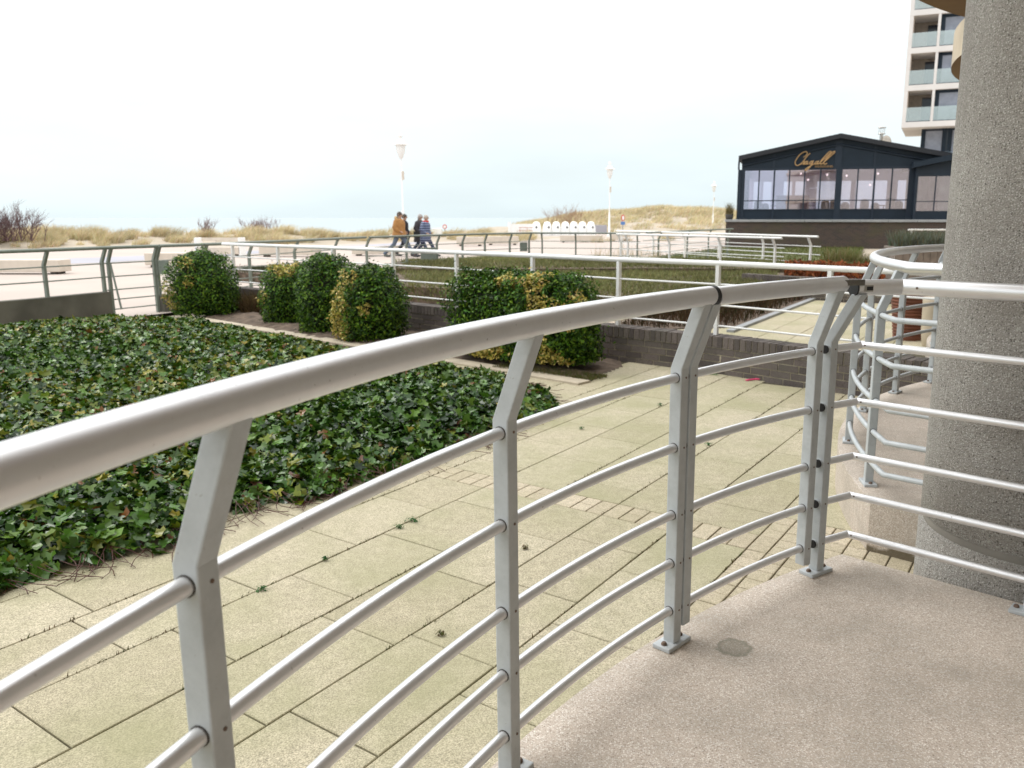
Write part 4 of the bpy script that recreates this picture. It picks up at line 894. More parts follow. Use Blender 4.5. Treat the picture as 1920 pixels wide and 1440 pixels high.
marram('marram_grass', 'straw coloured marram grass tufts bent by the wind on the low left dune', h_left, pts, 111, .62, 150, .015, .38)
pts = [(x, 56+r.normal(0, 2)) for x in (-4, -2.6, 1.6, 2.3, 3.2, 4.5, 7.2)]
marram('marram_grass', 'scattered marram tufts beside the walkers and the white containers', h_left, pts, 113, .8, 130, .014, .5)
pts = [(r.uniform(-6, 48), 122+r.normal(-3, 9)) for _ in range(1500)]
marram('marram_grass', 'pale marram grass covering the large dune left of the restaurant', BH, pts, 115, .7, 48, .04, .95)
n = 500; xx = r.uniform(1.0, 3.2, n); yy = r.uniform(26, 27.5, n)
o = blades('dry_grass', np.stack([xx, yy, np.full(n, G)], 1), r.uniform(.25, .75, n), (.1, 0), palette(n, [(.50,.42,.27), (.40,.34,.2)], [1, 1], r), 117, .008, .4); tag(o, 'thin pale dry grass stalks behind the grey green fence', 'grass', kind='stuff')
def bare_shrub(label, c, hgt, spread, n, seed, colr, group):
    rr_ = random.Random(seed); mb = MB()
    def br(p, d, ln, rad, lv):
        pts_ = [p]; q = Vector(p); dd_ = Vector(d)
        for k in range(3): dd_ = (dd_ + Vector((rr_.gauss(0, .16), rr_.gauss(0, .16), rr_.gauss(.08, .08)))).normalized(); q = q + dd_*ln/3; pts_.append(q.copy())
        mb.tube(pts_, rad, 4, False, radii=[rad, rad*.8, rad*.6, rad*.35])
        if lv > 0:
            for k in range(3 if lv > 1 else 4):
                b0 = pts_[rr_.randint(1, 3)]; nd_ = (dd_ + Vector((rr_.gauss(0, .5), rr_.gauss(0, .5), rr_.gauss(.1, .2)))).normalized(); br(b0, nd_, ln*rr_.uniform(.5, .8), rad*.6, lv-1)
    for k in range(n):
        a = rr_.uniform(0, 6.28); br(Vector((c[0]+rr_.gauss(0, .25)*spread, c[1]+rr_.gauss(0, .2)*spread, c[2])), Vector((math.cos(a)*.45*spread/hgt+.08, math.sin(a)*.3, 1)).normalized(), hgt*.55*rr_.uniform(.7, 1), .022, 2)
    o = mb.build('bare_shrub', simple('twig_bark', colr, .9, .2, 5)); tag(o, label, 'shrub', group)
bs = lambda x, y, D: atY(x, y, D)
p = bs(18, 452, 43); bare_shrub('large dark bare branched shrub on the dune at the left edge', p, 1.9, 2.3, 60, 1, (.14, .085, .085), 'bare shrubs on the dunes')
p = bs(380, 438, 52); bare_shrub('small thin bare shrub on the dune above the round shrub', p, 1.15, .9, 14, 2, (.26, .19, .18), 'bare shrubs on the dunes')
p = bs(488, 438, 55); bare_shrub('wide low bare shrub on the dune right of the small thin one', p, 1.15, 2.0, 34, 3, (.24, .16, .15), 'bare shrubs on the dunes')
p = bs(1055, 424, 104); bare_shrub('reddish bare shrub on the big dune above the white containers', p, 2.9, 4.2, 40, 4, (.30, .18, .12), 'bare shrubs on the dunes')

# ------------------------------------------------------------------ promenade furniture
M['bench'] = simple('pale_bench_concrete', (.62, .55, .47), .85, .08, 3); M['bright'] = simple('bright_white_paint', (.88, .88, .87), .5, .04, 3); M['foot'] = simple('dark_foot', (.05, .045, .04), .8)
def bench(label, x0, x1, ytop, ybot, depth=.6, back=False, rz=0):
    D = 1.55*1590/(ybot-YH); a, b = gd(x0, D), gd(x1, D); h = (ybot-ytop)*D/1590; c = (a+b)/2; ln = (b-a).length
    t = thing('promenade_bench', label, 'bench', (c.x, D+depth/2, G), rz, 'pale benches on the promenade')
    mb = MB(); mb.box((0, 0, h*.58), (ln, depth, h*.84)); mb.build('seat', M['bench'], t, bevel=.015)
    for sx in (-1, 1):
        mb = MB(); mb.box((sx*(ln/2-.22), 0, h*.08), (.14, depth*.8, h*.158)); mb.build('foot', M['foot'], t)
    if back:
        mb = MB(); mb.box((0, depth/2-.02, .66), (ln, .05, .14)); mb.box((-ln*.15, depth/2-.02, .5), (.06, .05, .2)); mb.box((ln*.17, depth/2-.02, .5), (.06, .05, .2)); mb.build('backrest', M['bench'], t)
        for sx in (-1, 1): mb = MB(); mb.box((sx*ln/2, 0, .37), (.09, depth, .74)); mb.build('end_panel', M['bright'], t, bevel=.01)
bench('long pale block bench cut off by the left edge', -90, 112, 487, 514)
bench('pale block bench behind the garden gate with a white end', 272, 346, 474, 501)
bench('pale bench with a slatted backrest and white end panels behind the round shrub', 368, 450, 463, 479, back=True)
bench('pale block bench above the yellow topped shrub', 486, 596, 462, 481)
bench('pale block bench behind the walkers fence, left one of two near the middle', 660, 744, 462, 479)
bench('pale block bench right of the walkers', 856, 906, 444, 461)
bench('pale block bench left of the grey panel below the containers', 912, 972, 443, 459)
bench('pale block bench directly below the white containers', 1050, 1130, 441, 454)
bench('farthest pale block bench near the road sign', 1145, 1180, 439, 451)
def lamp(label, x, D):
    p = gd(x, D); t = thing('street_lamp', label, 'street lamp', (p.x, D, G), 0, 'white street lamps on the promenade')
    mb = MB(); mb.lathe([(.16, 0), (.16, .25), (.085, .3), (.07, 1.9), (.042, 2.0), (.032, 4.5), (.028, 4.6)], seg=14); mb.build('pole', M['bright'], t)
    mb = MB(); mb.lathe([(.05, 4.6), (.11, 4.66), (.21, 4.95), (.25, 5.30), (.25, 5.32)], seg=16); mb.build('glass_bowl', M['frost'], t)
    mb = MB()
    for k in range(4):
        a = k*math.pi/2+.4; mb.tube([(.05*math.cos(a), .05*math.sin(a), 4.6), (.215*math.cos(a), .215*math.sin(a), 4.95), (.255*math.cos(a), .255*math.sin(a), 5.32)], .014, 5)
    mb.build('bowl_frame', M['bright'], t)
    mb = MB(); mb.lathe([(.38, 5.32), (.38, 5.36), (.20, 5.44), (.20, 5.55), (.07, 5.6), (.05, 5.66), (.12, 5.74), (.12, 5.82), (.03, 5.9)], seg=18); mb.build('lamp_cap', M['bright'], t)
    mb = MB(); mb.box((.08, -.02, 3.75), (.10, .10, .45)); mb.build('junction_box', M['bench'], t)
m, N_, Lk, P_ = new_mat('clear_glass')
tr = N_.new('ShaderNodeBsdfTransparent'); tr.inputs[0].default_value = (.90, .93, .94, 1); gl = N_.new('ShaderNodeBsdfGlossy'); gl.inputs['Roughness'].default_value = .03; gl.inputs[0].default_value = (.85, .9, 1, 1)
fr = nd(N_, 'ShaderNodeFresnel', IOR=1.5); ms = N_.new('ShaderNodeMixShader'); Lk.new(fr.outputs[0], ms.inputs[0]); Lk.new(tr.outputs[0], ms.inputs[1]); Lk.new(gl.outputs[0], ms.inputs[2]); Lk.new(ms.outputs[0], N_['Material Output'].inputs[0]); M['glass'] = m
M['frost'] = leafless = simple('frosted_white_glass', (.85, .86, .86), .3, .02, 3)
lamp('nearest and tallest looking white street lamp behind the walkers', 758, 45.5)
lamp('white street lamp in front of the large dune beside the road sign', 1142, 68)
lamp('farthest and smallest white street lamp left of the restaurant', 1336, 104)
# white domed containers
def igloo(k, x, flap):
    D = 74; p = gd(x, D); lab = ('leftmost white domed container, set apart with a grey slot', 'second white domed container from the left', 'third white domed container from the left', 'middle one of the white domed containers', 'third white domed container from the right', 'second white domed container from the right with a dark smear', 'rightmost white domed container with a dark hole')[k]
    t = thing('domed_container', lab, 'container', (p.x, D, G), 0, 'row of white domed containers')
    mb = MB(); mb.lathe([(.43, 0), (.44, .1), (.40, .6), (.33, .95), (.24, 1.14), (.12, 1.2), (.02, 1.21)], seg=24); mb.build('shell', M['bright'], t)
    mb = MB(); mb.lathe([(.085, 0), (.085, .06)], seg=14); q = mb.build('opening', M['foot'], t); q.location = (.14 if flap else 0, -.36 if not flap else -.34, .72); q.rotation_euler = (R(80), 0, R(20 if flap else 0))
for k, x in enumerate((1006, 1026, 1043, 1060, 1076, 1092, 1108)): igloo(k, x, k > 0)
D = 74; a, b = gd(955, D), gd(1000, D); t = thing('white_enclosure', 'long low white enclosure wall left of the domed containers', 'enclosure', ((a.x+b.x)/2, D, G)); ln = (b-a).length
mb = MB(); mb.box((.1, .3, .5), (ln, .15, 1.0)); mb.build('wall', M['bright'], t); mb = MB(); mb.box((-ln/2, .2, .58), (.22, .22, 1.16)); mb.build('end_pillar', M['bright'], t)
mb = MB()
for z in (.45, .7): mb.box((ln*.2, -.2, z), (ln*.6, .04, .06))
for x_ in (0, .3, .6): mb.box((ln*(x_-.05), -.2, .36), (.05, .05, .72))
mb.build('rail', simple('pinkish_wood_rail', (.55, .36, .30), .8), t)
def bx_thing(name, label, cat, x0, x1, y0, y1, D, dep, mat):
    a, b = atY(x0, y1, D), atY(x1, y0, D); mb = MB(); mb.box((0, 0, (b.z-a.z)/2), (b.x-a.x, dep, b.z-a.z)); o = mb.build(name, mat, bevel=.03); o.location = ((a.x+b.x)/2, D, a.z); tag(o, label, cat)
bx_thing('white_cabinet', 'white box cabinet right behind the two dark coated walkers', 'cabinet', 813, 828, 428, 447, 60, .7, M['bright'])
bx_thing('white_cabinet', 'white box below the rightmost domed container', 'cabinet', 1096, 1106, 438, 450, 58, .5, M['bright'])
bx_thing('grey_wall', 'short greyish lilac wall between the containers and the street lamp', 'wall', 1110, 1138, 422, 436, 76, .3, M['path'])
# traffic signs
def disc_sign(label, x, yc, D, r_, squash_rot, blue, bottom=G):
    p = atY(x, yc, D); t = thing('traffic_sign', label, 'sign', (p.x, D, bottom)); zc = p.z-bottom
    mb = MB(); mb.tube([(0, 0, 0), (0, 0, zc+r_)], .03, 8); mb.build('post', simple('grey_post', (.25, .27, .30), .5), t)
    mb = MB(); mb.lathe([(r_, -.012), (r_, .012)], seg=28); q = mb.build('disc', simple('red_sign_paint', (.60, .05, .05), .5), t); q.location = (0, -.05, zc); q.rotation_euler = (R(90), 0, squash_rot)
    mb = MB(); mb.lathe([(r_*.66, .013), (r_*.66, .017)], seg=28); q2 = mb.build('white_field', M['bright'], t); q2.location = q.location; q2.rotation_euler = q.rotation_euler
    if blue: mb = MB(); mb.box((0, -.05, zc-r_-.16), (.34, .02, .24)); mb.build('blue_plate', simple('blue_sign_paint', (.10, .22, .50), .5), t)
disc_sign('round red rimmed traffic sign with a small blue plate before the dune', 1168, 408.5, 66, .25, R(55), True)
disc_sign('distant round red rimmed sign right of the walkers', 834, 425, 62, .16, 0, False)

# ------------------------------------------------------------------ people
def skin_body(name, nodes, edges, mat, parent, sub=2):
    me = bpy.data.meshes.new(name); keys = list(nodes); idx = {k: i for i, k in enumerate(keys)}
    me.from_pydata([nodes[k][0] for k in keys], [(idx[a], idx[b]) for a, b in edges], []); o = bpy.data.objects.new(name, me); col.objects.link(o); o.parent = parent
    sk = o.modifiers.new('skin', 'SKIN'); sk.use_smooth_shade = True
    for i, k in enumerate(keys):
        rr_ = nodes[k][1]; me.skin_vertices[0].data[i].radius = rr_ if isinstance(rr_, tuple) else (rr_, rr_); me.skin_vertices[0].data[i].use_root = (i == 0)
    ss = o.modifiers.new('sub', 'SUBSURF'); ss.levels = sub; ss.render_levels = sub; me.materials.append(mat); return o
def person(label, px, D, coat, trousers, hair, coat_len, hgt=1.72, stride=.32, heading=-12, skin=(.42, .26, .19), shoes=(.03, .03, .035), hood=None, scarf=None, stripes=None, puffy=0, hairlong=False, bag=None, swap=1, girth=1.0, group='people walking on the promenade'):
    p = gd(px, D); t = thing('person', label, 'person', (p.x, D, G), R(heading), group); k = hgt/1.72; t.scale = (k, k, k)
    # local axes: +X walking direction, Z up. one continuous body: legs, trunk, arms, hands, neck, head
    f, b = .5*stride*swap, -.5*stride*swap
    n = {'pelvis': ((0, 0, .93), (.13, .15)), 'waist': ((.01, 0, 1.08), (.11, .14)), 'chest': ((.02, 0, 1.30), (.12, .17)), 'neck': ((.035, 0, 1.47), .055), 'jaw': ((.055, 0, 1.55), .07), 'head': ((.06, 0, 1.63), .095), 'crown': ((.055, 0, 1.69), .075)}
    e_ = [('pelvis', 'waist'), ('waist', 'chest'), ('chest', 'neck'), ('neck', 'jaw'), ('jaw', 'head'), ('head', 'crown')]
    for s_, q in ((1, f), (-1, b)):
        L_ = 'l' if s_ > 0 else 'r'
        n[L_+'hip'] = ((q*.12, s_*.085, .86), .085); n[L_+'knee'] = ((q*.75+.05, s_*.08, .50), .058); bk = q < 0
        n[L_+'ankle'] = ((q*1.75-(.05 if bk else -.02), s_*.075, .12 if bk else .085), .040); n[L_+'heel'] = ((q*1.75+.01, s_*.075, .05), .040); n[L_+'toe'] = ((q*1.75+.16, s_*.08, .035), .034)
        e_ += [('pelvis', L_+'hip'), (L_+'hip', L_+'knee'), (L_+'knee', L_+'ankle'), (L_+'ankle', L_+'heel'), (L_+'heel', L_+'toe')]
        n[L_+'sho'] = ((.02, s_*.19, 1.40), .065); n[L_+'elb'] = ((-.06, s_*.27, 1.14), .048); n[L_+'wri'] = ((.13, s_*.24, 1.00), .032); n[L_+'palm'] = ((.19, s_*.22, .975), .026)
        e_ += [('chest', L_+'sho'), (L_+'sho', L_+'elb'), (L_+'elb', L_+'wri'), (L_+'wri', L_+'palm')]
        for j in range(4):
            n[L_+'f%d' % j] = ((.235, s_*(.205+.016*j)-.0, .985-.012*j), .009); n[L_+'g%d' % j] = ((.262-.005*j, s_*(.195+.016*j), .955-.012*j), .008); e_ += [(L_+'palm', L_+'f%d' % j), (L_+'f%d' % j, L_+'g%d' % j)]
        n[L_+'th'] = ((.20, s_*.185, 1.0), .010); e_ += [(L_+'palm', L_+'th')]
    sm = simple('skin_tone', skin, .6, .06, 10)
    body = skin_body('body', n, e_, sm, t)
    # face: nose, eyes, ears are small but present
    mb = MB(); mb.tube([(.145, 0, 1.645), (.172, 0, 1.605), (.15, 0, 1.598)], .012, 6); mb.build('nose', sm, t)
    for s_ in (-1, 1):
        mb = MB(); mb.lathe([(.001, -.011), (.009, -.006), (.009, .006), (.001, .011)], (.142, s_*.034, 1.648), 8); mb.build('eye', M['foot'], t)
        mb = MB(); mb.tube([(.055, s_*.095, 1.655), (.045, s_*.108, 1.635), (.055, s_*.098, 1.60)], .011, 6); mb.build('ear', sm, t)
    mb = MB(); mb.tube([(.138, -.024, 1.575), (.146, 0, 1.574), (.138, .024, 1.575)], .005, 5); mb.build('mouth', simple('lip', (.30, .12, .10), .6), t)
    # hair cap
    mb = MB(); rings = 9; seg = 18; vs = []
    for i in range(rings):
        th_ = math.pi*.5*(i/(rings-1))*1.35
        for j in range(seg):
            a = 2*math.pi*j/seg; front = math.cos(a); lim = th_*(1 - .36*max(0, front))
            rr_ = .113*(1+.05*math.sin(5*a+i)); drop = .12*max(0, -front)*(i/(rings-1))**2 if hairlong else 0
            vs.append((.045+rr_*math.sin(lim)*math.cos(a), rr_*.92*math.sin(lim)*math.sin(a), 1.64+rr_*1.05*math.cos(lim)-drop))
    mb.add(vs, [(i*seg+j, i*seg+(j+1) % seg, (i+1)*seg+(j+1) % seg, (i+1)*seg+j) for i in range(rings-1) for j in range(seg)], True); mb.build('hair', simple('hair', hair, .7, .2, 40), t)
    # trousers follow the legs
    tm = simple('trousers', trousers, .85, .12, 12)
    for s_, q in ((1, f), (-1, b)):
        bk = q < 0; mb = MB(); mb.tube([(q*.06, s_*.075, .95), (q*.12, s_*.088, .84), (q*.75+.05, s_*.08, .50), (q*1.75-(.05 if bk else -.02), s_*.075, .115)], .09, 14, radii=[.105, .108, .076, .062]); mb.build('trouser_leg', tm, t)
        mb = MB(); mb.tube([(q*1.75-.06, s_*.075, .055), (q*1.75+.02, s_*.075, .06), (q*1.75+.12, s_*.078, .045), (q*1.75+.205, s_*.08, .035)], .045, 10, radii=[.040, .050, .045, .028]); mb.build('shoe', simple('shoe', shoes, .6), t)
    # coat: lofted shell with folds, plus sleeves
    cm = simple('coat_cloth', coat, .9, .16, 9, bump=.5, bscale=14) if stripes is None else stripes
    prof = [(coat_len, .215, .245), (coat_len+.12, .205, .24), (.95, .19, .225), (1.10, .172, .215), (1.25, .178, .23), (1.38, .165, .235), (1.45, .11, .15), (1.50, .075, .085)]
    seg = 28; vs = []
    for i, (z, rx, ry) in enumerate(prof):
        for j in range(seg):
            a = 2*math.pi*j/seg; w_ = 1 + (.035*math.sin(3*a+z*6) + .02*math.sin(7*a+1))*(1.3-z if z < 1.2 else .15) + puffy*.06*math.sin(z*48)
            sw = -.03*(1.2-z) if z < 1.2 else 0
            vs.append((.015+sw+rx*w_*girth*math.cos(a), ry*w_*girth*math.sin(a), z + .012*math.sin(4*a) * (i == 0)))
    mb = MB(); mb.add(vs, [(i*seg+j, i*seg+(j+1) % seg, (i+1)*seg+(j+1) % seg, (i+1)*seg+j) for i in range(len(prof)-1) for j in range(seg)], True); q = mb.build('coat', cm, t)
    so = q.modifiers.new('thick', 'SOLIDIFY'); so.thickness = .012
    for s_ in (-1, 1):
        mb = MB(); mb.tube([(.02, s_*.165, 1.415), (.0, s_*.225, 1.37), (-.055, s_*.285, 1.15), (-.02, s_*.285, 1.10), (.14, s_*.245, 1.0)], .08, 14, radii=[.075*girth, .088*girth, .075*girth, .072*girth, .055]); mb.build('sleeve', cm, t)
    if hood:
        mb = MB(); mb.tube([(-.02, -.10, 1.47), (-.085, -.07, 1.50), (-.105, 0, 1.52), (-.085, .07, 1.50), (-.02, .10, 1.47)], .055, 10, radii=[.035, .06, .07, .06, .035]); mb.build('hood', simple('hood_cloth', hood, .9), t)
    if scarf:
        mb = MB(); mb.tube([(.03+.095*math.cos(a*.5236), .105*math.sin(a*.5236), 1.475+.012*math.sin(a)) for a in range(13)], .04, 9); mb.build('scarf', simple('scarf_wool', scarf, .9, .2, 30), t)
    if bag:
        mb = MB(); mb.tube([(.03, .16, 1.45), (-.17, .02, 1.30), (-.19, -.10, 1.15), (-.10, -.225, 1.0)], .014, 6, squash=.6); mb.build('bag_strap', simple('tan_leather', bag, .6), t)
        mb = MB(); mb.box((-.02, -.27, .93), (.26, .09, .20)); mb.build('bag', simple('bag_leather', (.03, .03, .03), .5), t, bevel=.02)
    return t
m, N_, Lk, P_ = new_mat('striped_puffer_cloth'); v = coords(N_); sx = N_.new('ShaderNodeSeparateXYZ'); Lk.new(v, sx.inputs[0])
wv = nd(N_, 'ShaderNodeMath', operation='MULTIPLY'); Lk.new(sx.outputs[2], wv.inputs[0]); wv.inputs[1].default_value = 62; sn = nd(N_, 'ShaderNodeMath', operation='SINE'); Lk.new(wv.outputs[0], sn.inputs[0])
rp = ramp_node(N_, [(.35, (.04, .055, .12)), (.75, (.22, .27, .40))]); Lk.new(sn.outputs[0], rp.inputs[0]); Lk.new(rp.outputs[0], P_.inputs['Base Color']); P_.inputs['Roughness'].default_value = .5; M['puffer'] = m
person('person in a tan hooded coat and grey blue trousers walking away to the right', 750, 33.6, (.34, .17, .055), (.10, .13, .18), (.06, .04, .03), .80, 1.74, .66, -12, hood=(.42, .27, .12), girth=1.28)
person('person in black coat and dark trousers walking beside the tan coat', 759, 34.3, (.014, .014, .018), (.03, .035, .05), (.05, .04, .03), .88, 1.66, .42, -12, swap=-1)
person('person with grey hair in a long dark coat and a bag strap across the back', 788, 35.0, (.045, .042, .048), (.06, .08, .13), (.35, .33, .32), .58, 1.66, .46, -14, bag=(.30, .20, .13), hairlong=True, swap=-1, girth=1.15)
person('person in a striped navy quilted jacket with a bright red scarf', 799, 34.2, (.05, .07, .14), (.04, .05, .09), (.38, .34, .30), .62, 1.62, .5, -14, scarf=(.55, .04, .03), stripes=M['puffer'], puffy=1, girth=1.15)

# ------------------------------------------------------------------ restaurant
M['navy'] = simple('dark_navy_paint', (.014, .024, .038), .55, .12, 1.5, spec=.25); M['navy_trim'] = simple('dark_navy_trim', (.020, .030, .046), .5, .1, 2, spec=.25)
m, N_, Lk, P_ = new_mat('lilac_window_glass')
tr = N_.new('ShaderNodeBsdfTransparent'); tr.inputs[0].default_value = (.86, .84, .92, 1); gl = N_.new('ShaderNodeBsdfGlossy'); gl.inputs['Roughness'].default_value = .02; gl.inputs[0].default_value = (.90, .89, 1, 1)
ms = N_.new('ShaderNodeMixShader'); ms.inputs[0].default_value = .36; Lk.new(tr.outputs[0], ms.inputs[1]); Lk.new(gl.outputs[0], ms.inputs[2]); Lk.new(ms.outputs[0], N_['Material Output'].inputs[0]); M['wglass'] = m
RA = gd(1385, 47); RB = gd(1712, 44.6); RU = V2(RB-RA).normalized(); RVv = Vector((-RU.y, RU.x)); RL = V2(RB-RA).length
def rw(u, v_, z): return Vector((RA.x+RU.x*u+RVv.x*v_, RA.y+RU.y*u+RVv.y*v_, z))
def ruz(x, y):      # pixel to facade coordinates
    d = ray(x, y); n_ = Vector((RVv.x, RVv.y, 0)); t_ = (n_.x*RA.x+n_.y*RA.y)/(n_.x*d[0]+n_.y*d[1]); P = Vector((d[0]*t_, d[1]*t_, H+d[2]*t_)); return (P.x-RA.x)*RU.x+(P.y-RA.y)*RU.y, P.z
t = thing('restaurant', 'dark navy gabled restaurant pavilion with wide windows on a brick plinth', 'restaurant', (RA.x, RA.y, G)); off = t.location.copy()
ang = math.atan2(RU.y, RU.x)
def rbox(mb, u0, u1, v0, v1, z0, z1): mb.box(rw((u0+u1)/2, (v0+v1)/2, (z0+z1)/2), (u1-u0, v1-v0, z1-z0), ang)
zp = 1.20; zs, zt = ruz(1480, 392)[1], ruz(1480, 319)[1]; zb_ = zs
uap, zap = ruz(1576, 259); u_end = ruz(1706, 300)[0]; zeL = ruz(1383, 300)[1]; zeR = zeL+.02
TOT = uap*2
# frame of the facade: bays
px_posts = [(1383, 1396), (1449.5, 1452.5), (1506.5, 1509), (1566, 1578), (1637, 1640.5), (1702.5, 1713)]
bays = [(px_posts[i][1], px_posts[i+1][0]) for i in range(5)]
for a, b in px_posts:
    mb = MB(); u0, u1 = ruz(a, 350)[0], ruz(b, 350)[0]; rbox(mb, u0, u1, -.05, .14, zp, zt+.05); mb.build('post', M['navy_trim'], t, off)
mb = MB(); rbox(mb, 0, TOT, 0, .12, zp, zs-.05); mb.build('sill_panel', M['navy'], t, off)
mb = MB(); rbox(mb, 0, TOT, -.03, .12, zs-.05, zs); rbox(mb, 0, TOT, -.03, .12, zt, zt+.14); mb.build('window_rail', M['navy_trim'], t, off)
# gable infill with panel frames
mb = MB(); g3 = [(0, zt+.14), (TOT, zt+.14), (TOT, zeR), (uap, zap), (0, zeL)]
vs = [rw(u, .0, z) for u, z in g3] + [rw(u, .12, z) for u, z in g3]; n = 5; mb.add(vs, [(0,1,2,3,4), (9,8,7,6,5)] + [(i, i+5, (i+1) % 5+5, (i+1) % 5) for i in range(5)], False); mb.build('gable', M['navy'], t, off)
mb = MB()
for u in (ruz(1451, 310)[0], ruz(1571, 310)[0], ruz(1640, 310)[0]):
    z_ = zeL + (zap-zeL)*(1-abs(u-uap)/uap); rbox(mb, u-.06 if abs(u-uap) > .4 else u-.18, u+.06 if abs(u-uap) > .4 else u+.18, -.035, .0, zt+.14, z_-.05)
for s_ in (0, 1):
    a, b = ((0, zeL), (uap, zap)) if s_ == 0 else ((uap, zap), (TOT, zeR))
    for dz, th in ((-.32, .07),): mb.tube([rw(a[0], -.02, a[1]+dz), rw(b[0], -.02, b[1]+dz)], th, 4)
mb.build('gable_trim', M['navy_trim'], t, off)
mb = MB(); ov = .35
for s_ in (0, 1):
    a, b = ((-.18, zeL-.02), (uap, zap)) if s_ == 0 else ((uap, zap), (TOT+.5, zeR-.12))
    P = [rw(a[0], -ov, a[1]-.02), rw(b[0], -ov, b[1]-.02), rw(b[0], 9, b[1]-.02), rw(a[0], 9, a[1]-.02)]; Q = [p+Vector((0, 0, .24)) for p in P]
    mb.add(P+Q, [(3,2,1,0), (4,5,6,7), (0,1,5,4), (1,2,6,5), (2,3,7,6), (3,0,4,7)], False)
mb.build('roof', simple('dark_roof_felt', (.012, .014, .02), .6), t, off)
mb = MB(); mb.tube([rw(-.16, -.1, zeL-.05), rw(-.16, -.1, zeL-.5), rw(-.05, -.08, zeL-.75), rw(-.05, -.08, zp)], .05, 8); mb.build('downpipe', M['navy_trim'], t, off)
M['room'] = simple('lilac_interior_wall', (.80, .76, .84), .9, .1, 2)
for (a, b) in bays:
    u0, u1 = ruz(a, 350)[0], ruz(b, 350)[0]; um = (u0+u1)/2; zt2 = zs+(zt-zs)*.22
    mb = MB(); rbox(mb, um-.035, um+.035, -.02, .08, zs, zt); rbox(mb, u0, u1, -.015, .07, zt2-.025, zt2+.025)
    f_ = mb.build('window', M['navy_trim'], t, off)
    mb = MB(); rbox(mb, u0, u1, .03, .036, zs, zt); mb.build('pane', M['wglass'], f_, off)
# room behind
mb = MB(); DEP = 7.5; rbox(mb, 0, TOT, .15, DEP, zp-.1, zp+.02); rbox(mb, 0, TOT, .2, DEP, zt+.30, zt+.36)
mb.build('floor', M['room'], t, off)
mb = MB(); wv_ = [(.5, 1.1), (1.5, 2.0), (3.4, 3.6), (4.3, 5.6), (5.9, 6.3), (6.5, 8.1), (8.6, 9.2)]
cuts = [(.35, .75), (.95, 1.45), (2.2, 2.7), (2.9, 3.5), (4.2, 5.35), (5.55, 6.2), (6.5, 8.3), (8.9, 10.0)]; last = 0
for a, b in cuts:
    rbox(mb, last, a, DEP-.1, DEP, zp, zt+.3); last = b
    rbox(mb, a, b, DEP-.1, DEP, zp, zs+.1); rbox(mb, a, b, DEP-.1, DEP, zt-.3, zt+.3)
rbox(mb, last, TOT, DEP-.1, DEP, zp, zt+.3)
mb.build('back_wall', M['room'], t, off)
mb = MB(); rbox(mb, 0, .12, .14, 2.2, zp, zeL); rbox(mb, 0, .12, 2.2, DEP, zp, zs+.1); rbox(mb, 0, .12, 2.2, DEP, zt-.1, zeL); rbox(mb, TOT-.12, TOT, .14, DEP, zp, zeR)
for v_ in (3.6, 5.2, 6.7): rbox(mb, .01, .11, v_, v_+.2, zs+.1, zt-.1)
mb.build('side_wall', M['navy'], t, off)
rr_ = random.Random(3); mt = simple('dark_furniture', (.10, .09, .12), .7); mt2 = simple('rose_banquette', (.42, .28, .26), .8)
mb = MB(); ub = ruz(1455, 380)[0]; rbox(mb, ub, ub+1.75, .9, 1.5, zp+.02, zs+.75); mb.build('banquette', mt2, t, off)
for u, v_, hh in ((.9, 2.2, .95), (1.3, 2.0, .8), (4.6, 1.8, .95), (5.1, 2.3, 1.0), (5.7, 2.6, .85), (6.7, 2.0, 1.0), (7.3, 2.4, .8), (8.0, 1.6, 1.05), (8.5, 2.2, .9)):
    mb = MB(); c = rw(u, v_, zp)
    if c and u < TOT-.3:
        mb.box((c.x, c.y, zp+.47), (.45, .45, .06), ang); mb.lathe([(.02, .02), (.025, .45)], c, 6)
        mb.lathe([(.20, .5), (.24, .62), (.23, hh), (.12, hh+.10), (.02, hh+.12)], (c.x, c.y+.15, zp), 12); mb.build('chair', mt, t, off)
for u, v_ in ((2.0, 1.6), (3.6, 2.0), (5.4, 1.2), (7.6, 1.5)):
    mb = MB(); c = rw(u, v_, zp); mb.lathe([(.22, .02), (.03, .05), (.03, .72), (.42, .73), (.42, .77)], c, 16); mb.build('table', mt, t, off)
gm, N_, Lk, P_ = new_mat('lit_bulb'); P_.inputs['Emission Color'].default_value = (1, .85, .72, 1); P_.inputs['Emission Strength'].default_value = 2.5
for x, y in ((1500.5, 320), (1514, 332), (1550.5, 322), (1588, 324), (1648, 320), (1633, 342)):
    u, z = ruz(x, y); mb = MB(); c = rw(u*1.02, 2.0, z-.06); mb.lathe([(.01, -.06), (.05, -.03), (.06, .0), (.04, .05), (.01, .06)], c, 10); b_ = mb.build('pendant_lamp', gm, t, off)
    mb = MB(); mb.tube([c+Vector((0,0,.05)), (c.x, c.y, zt+.3)], .006, 4); mb.build('cord', M['black'], b_, off)
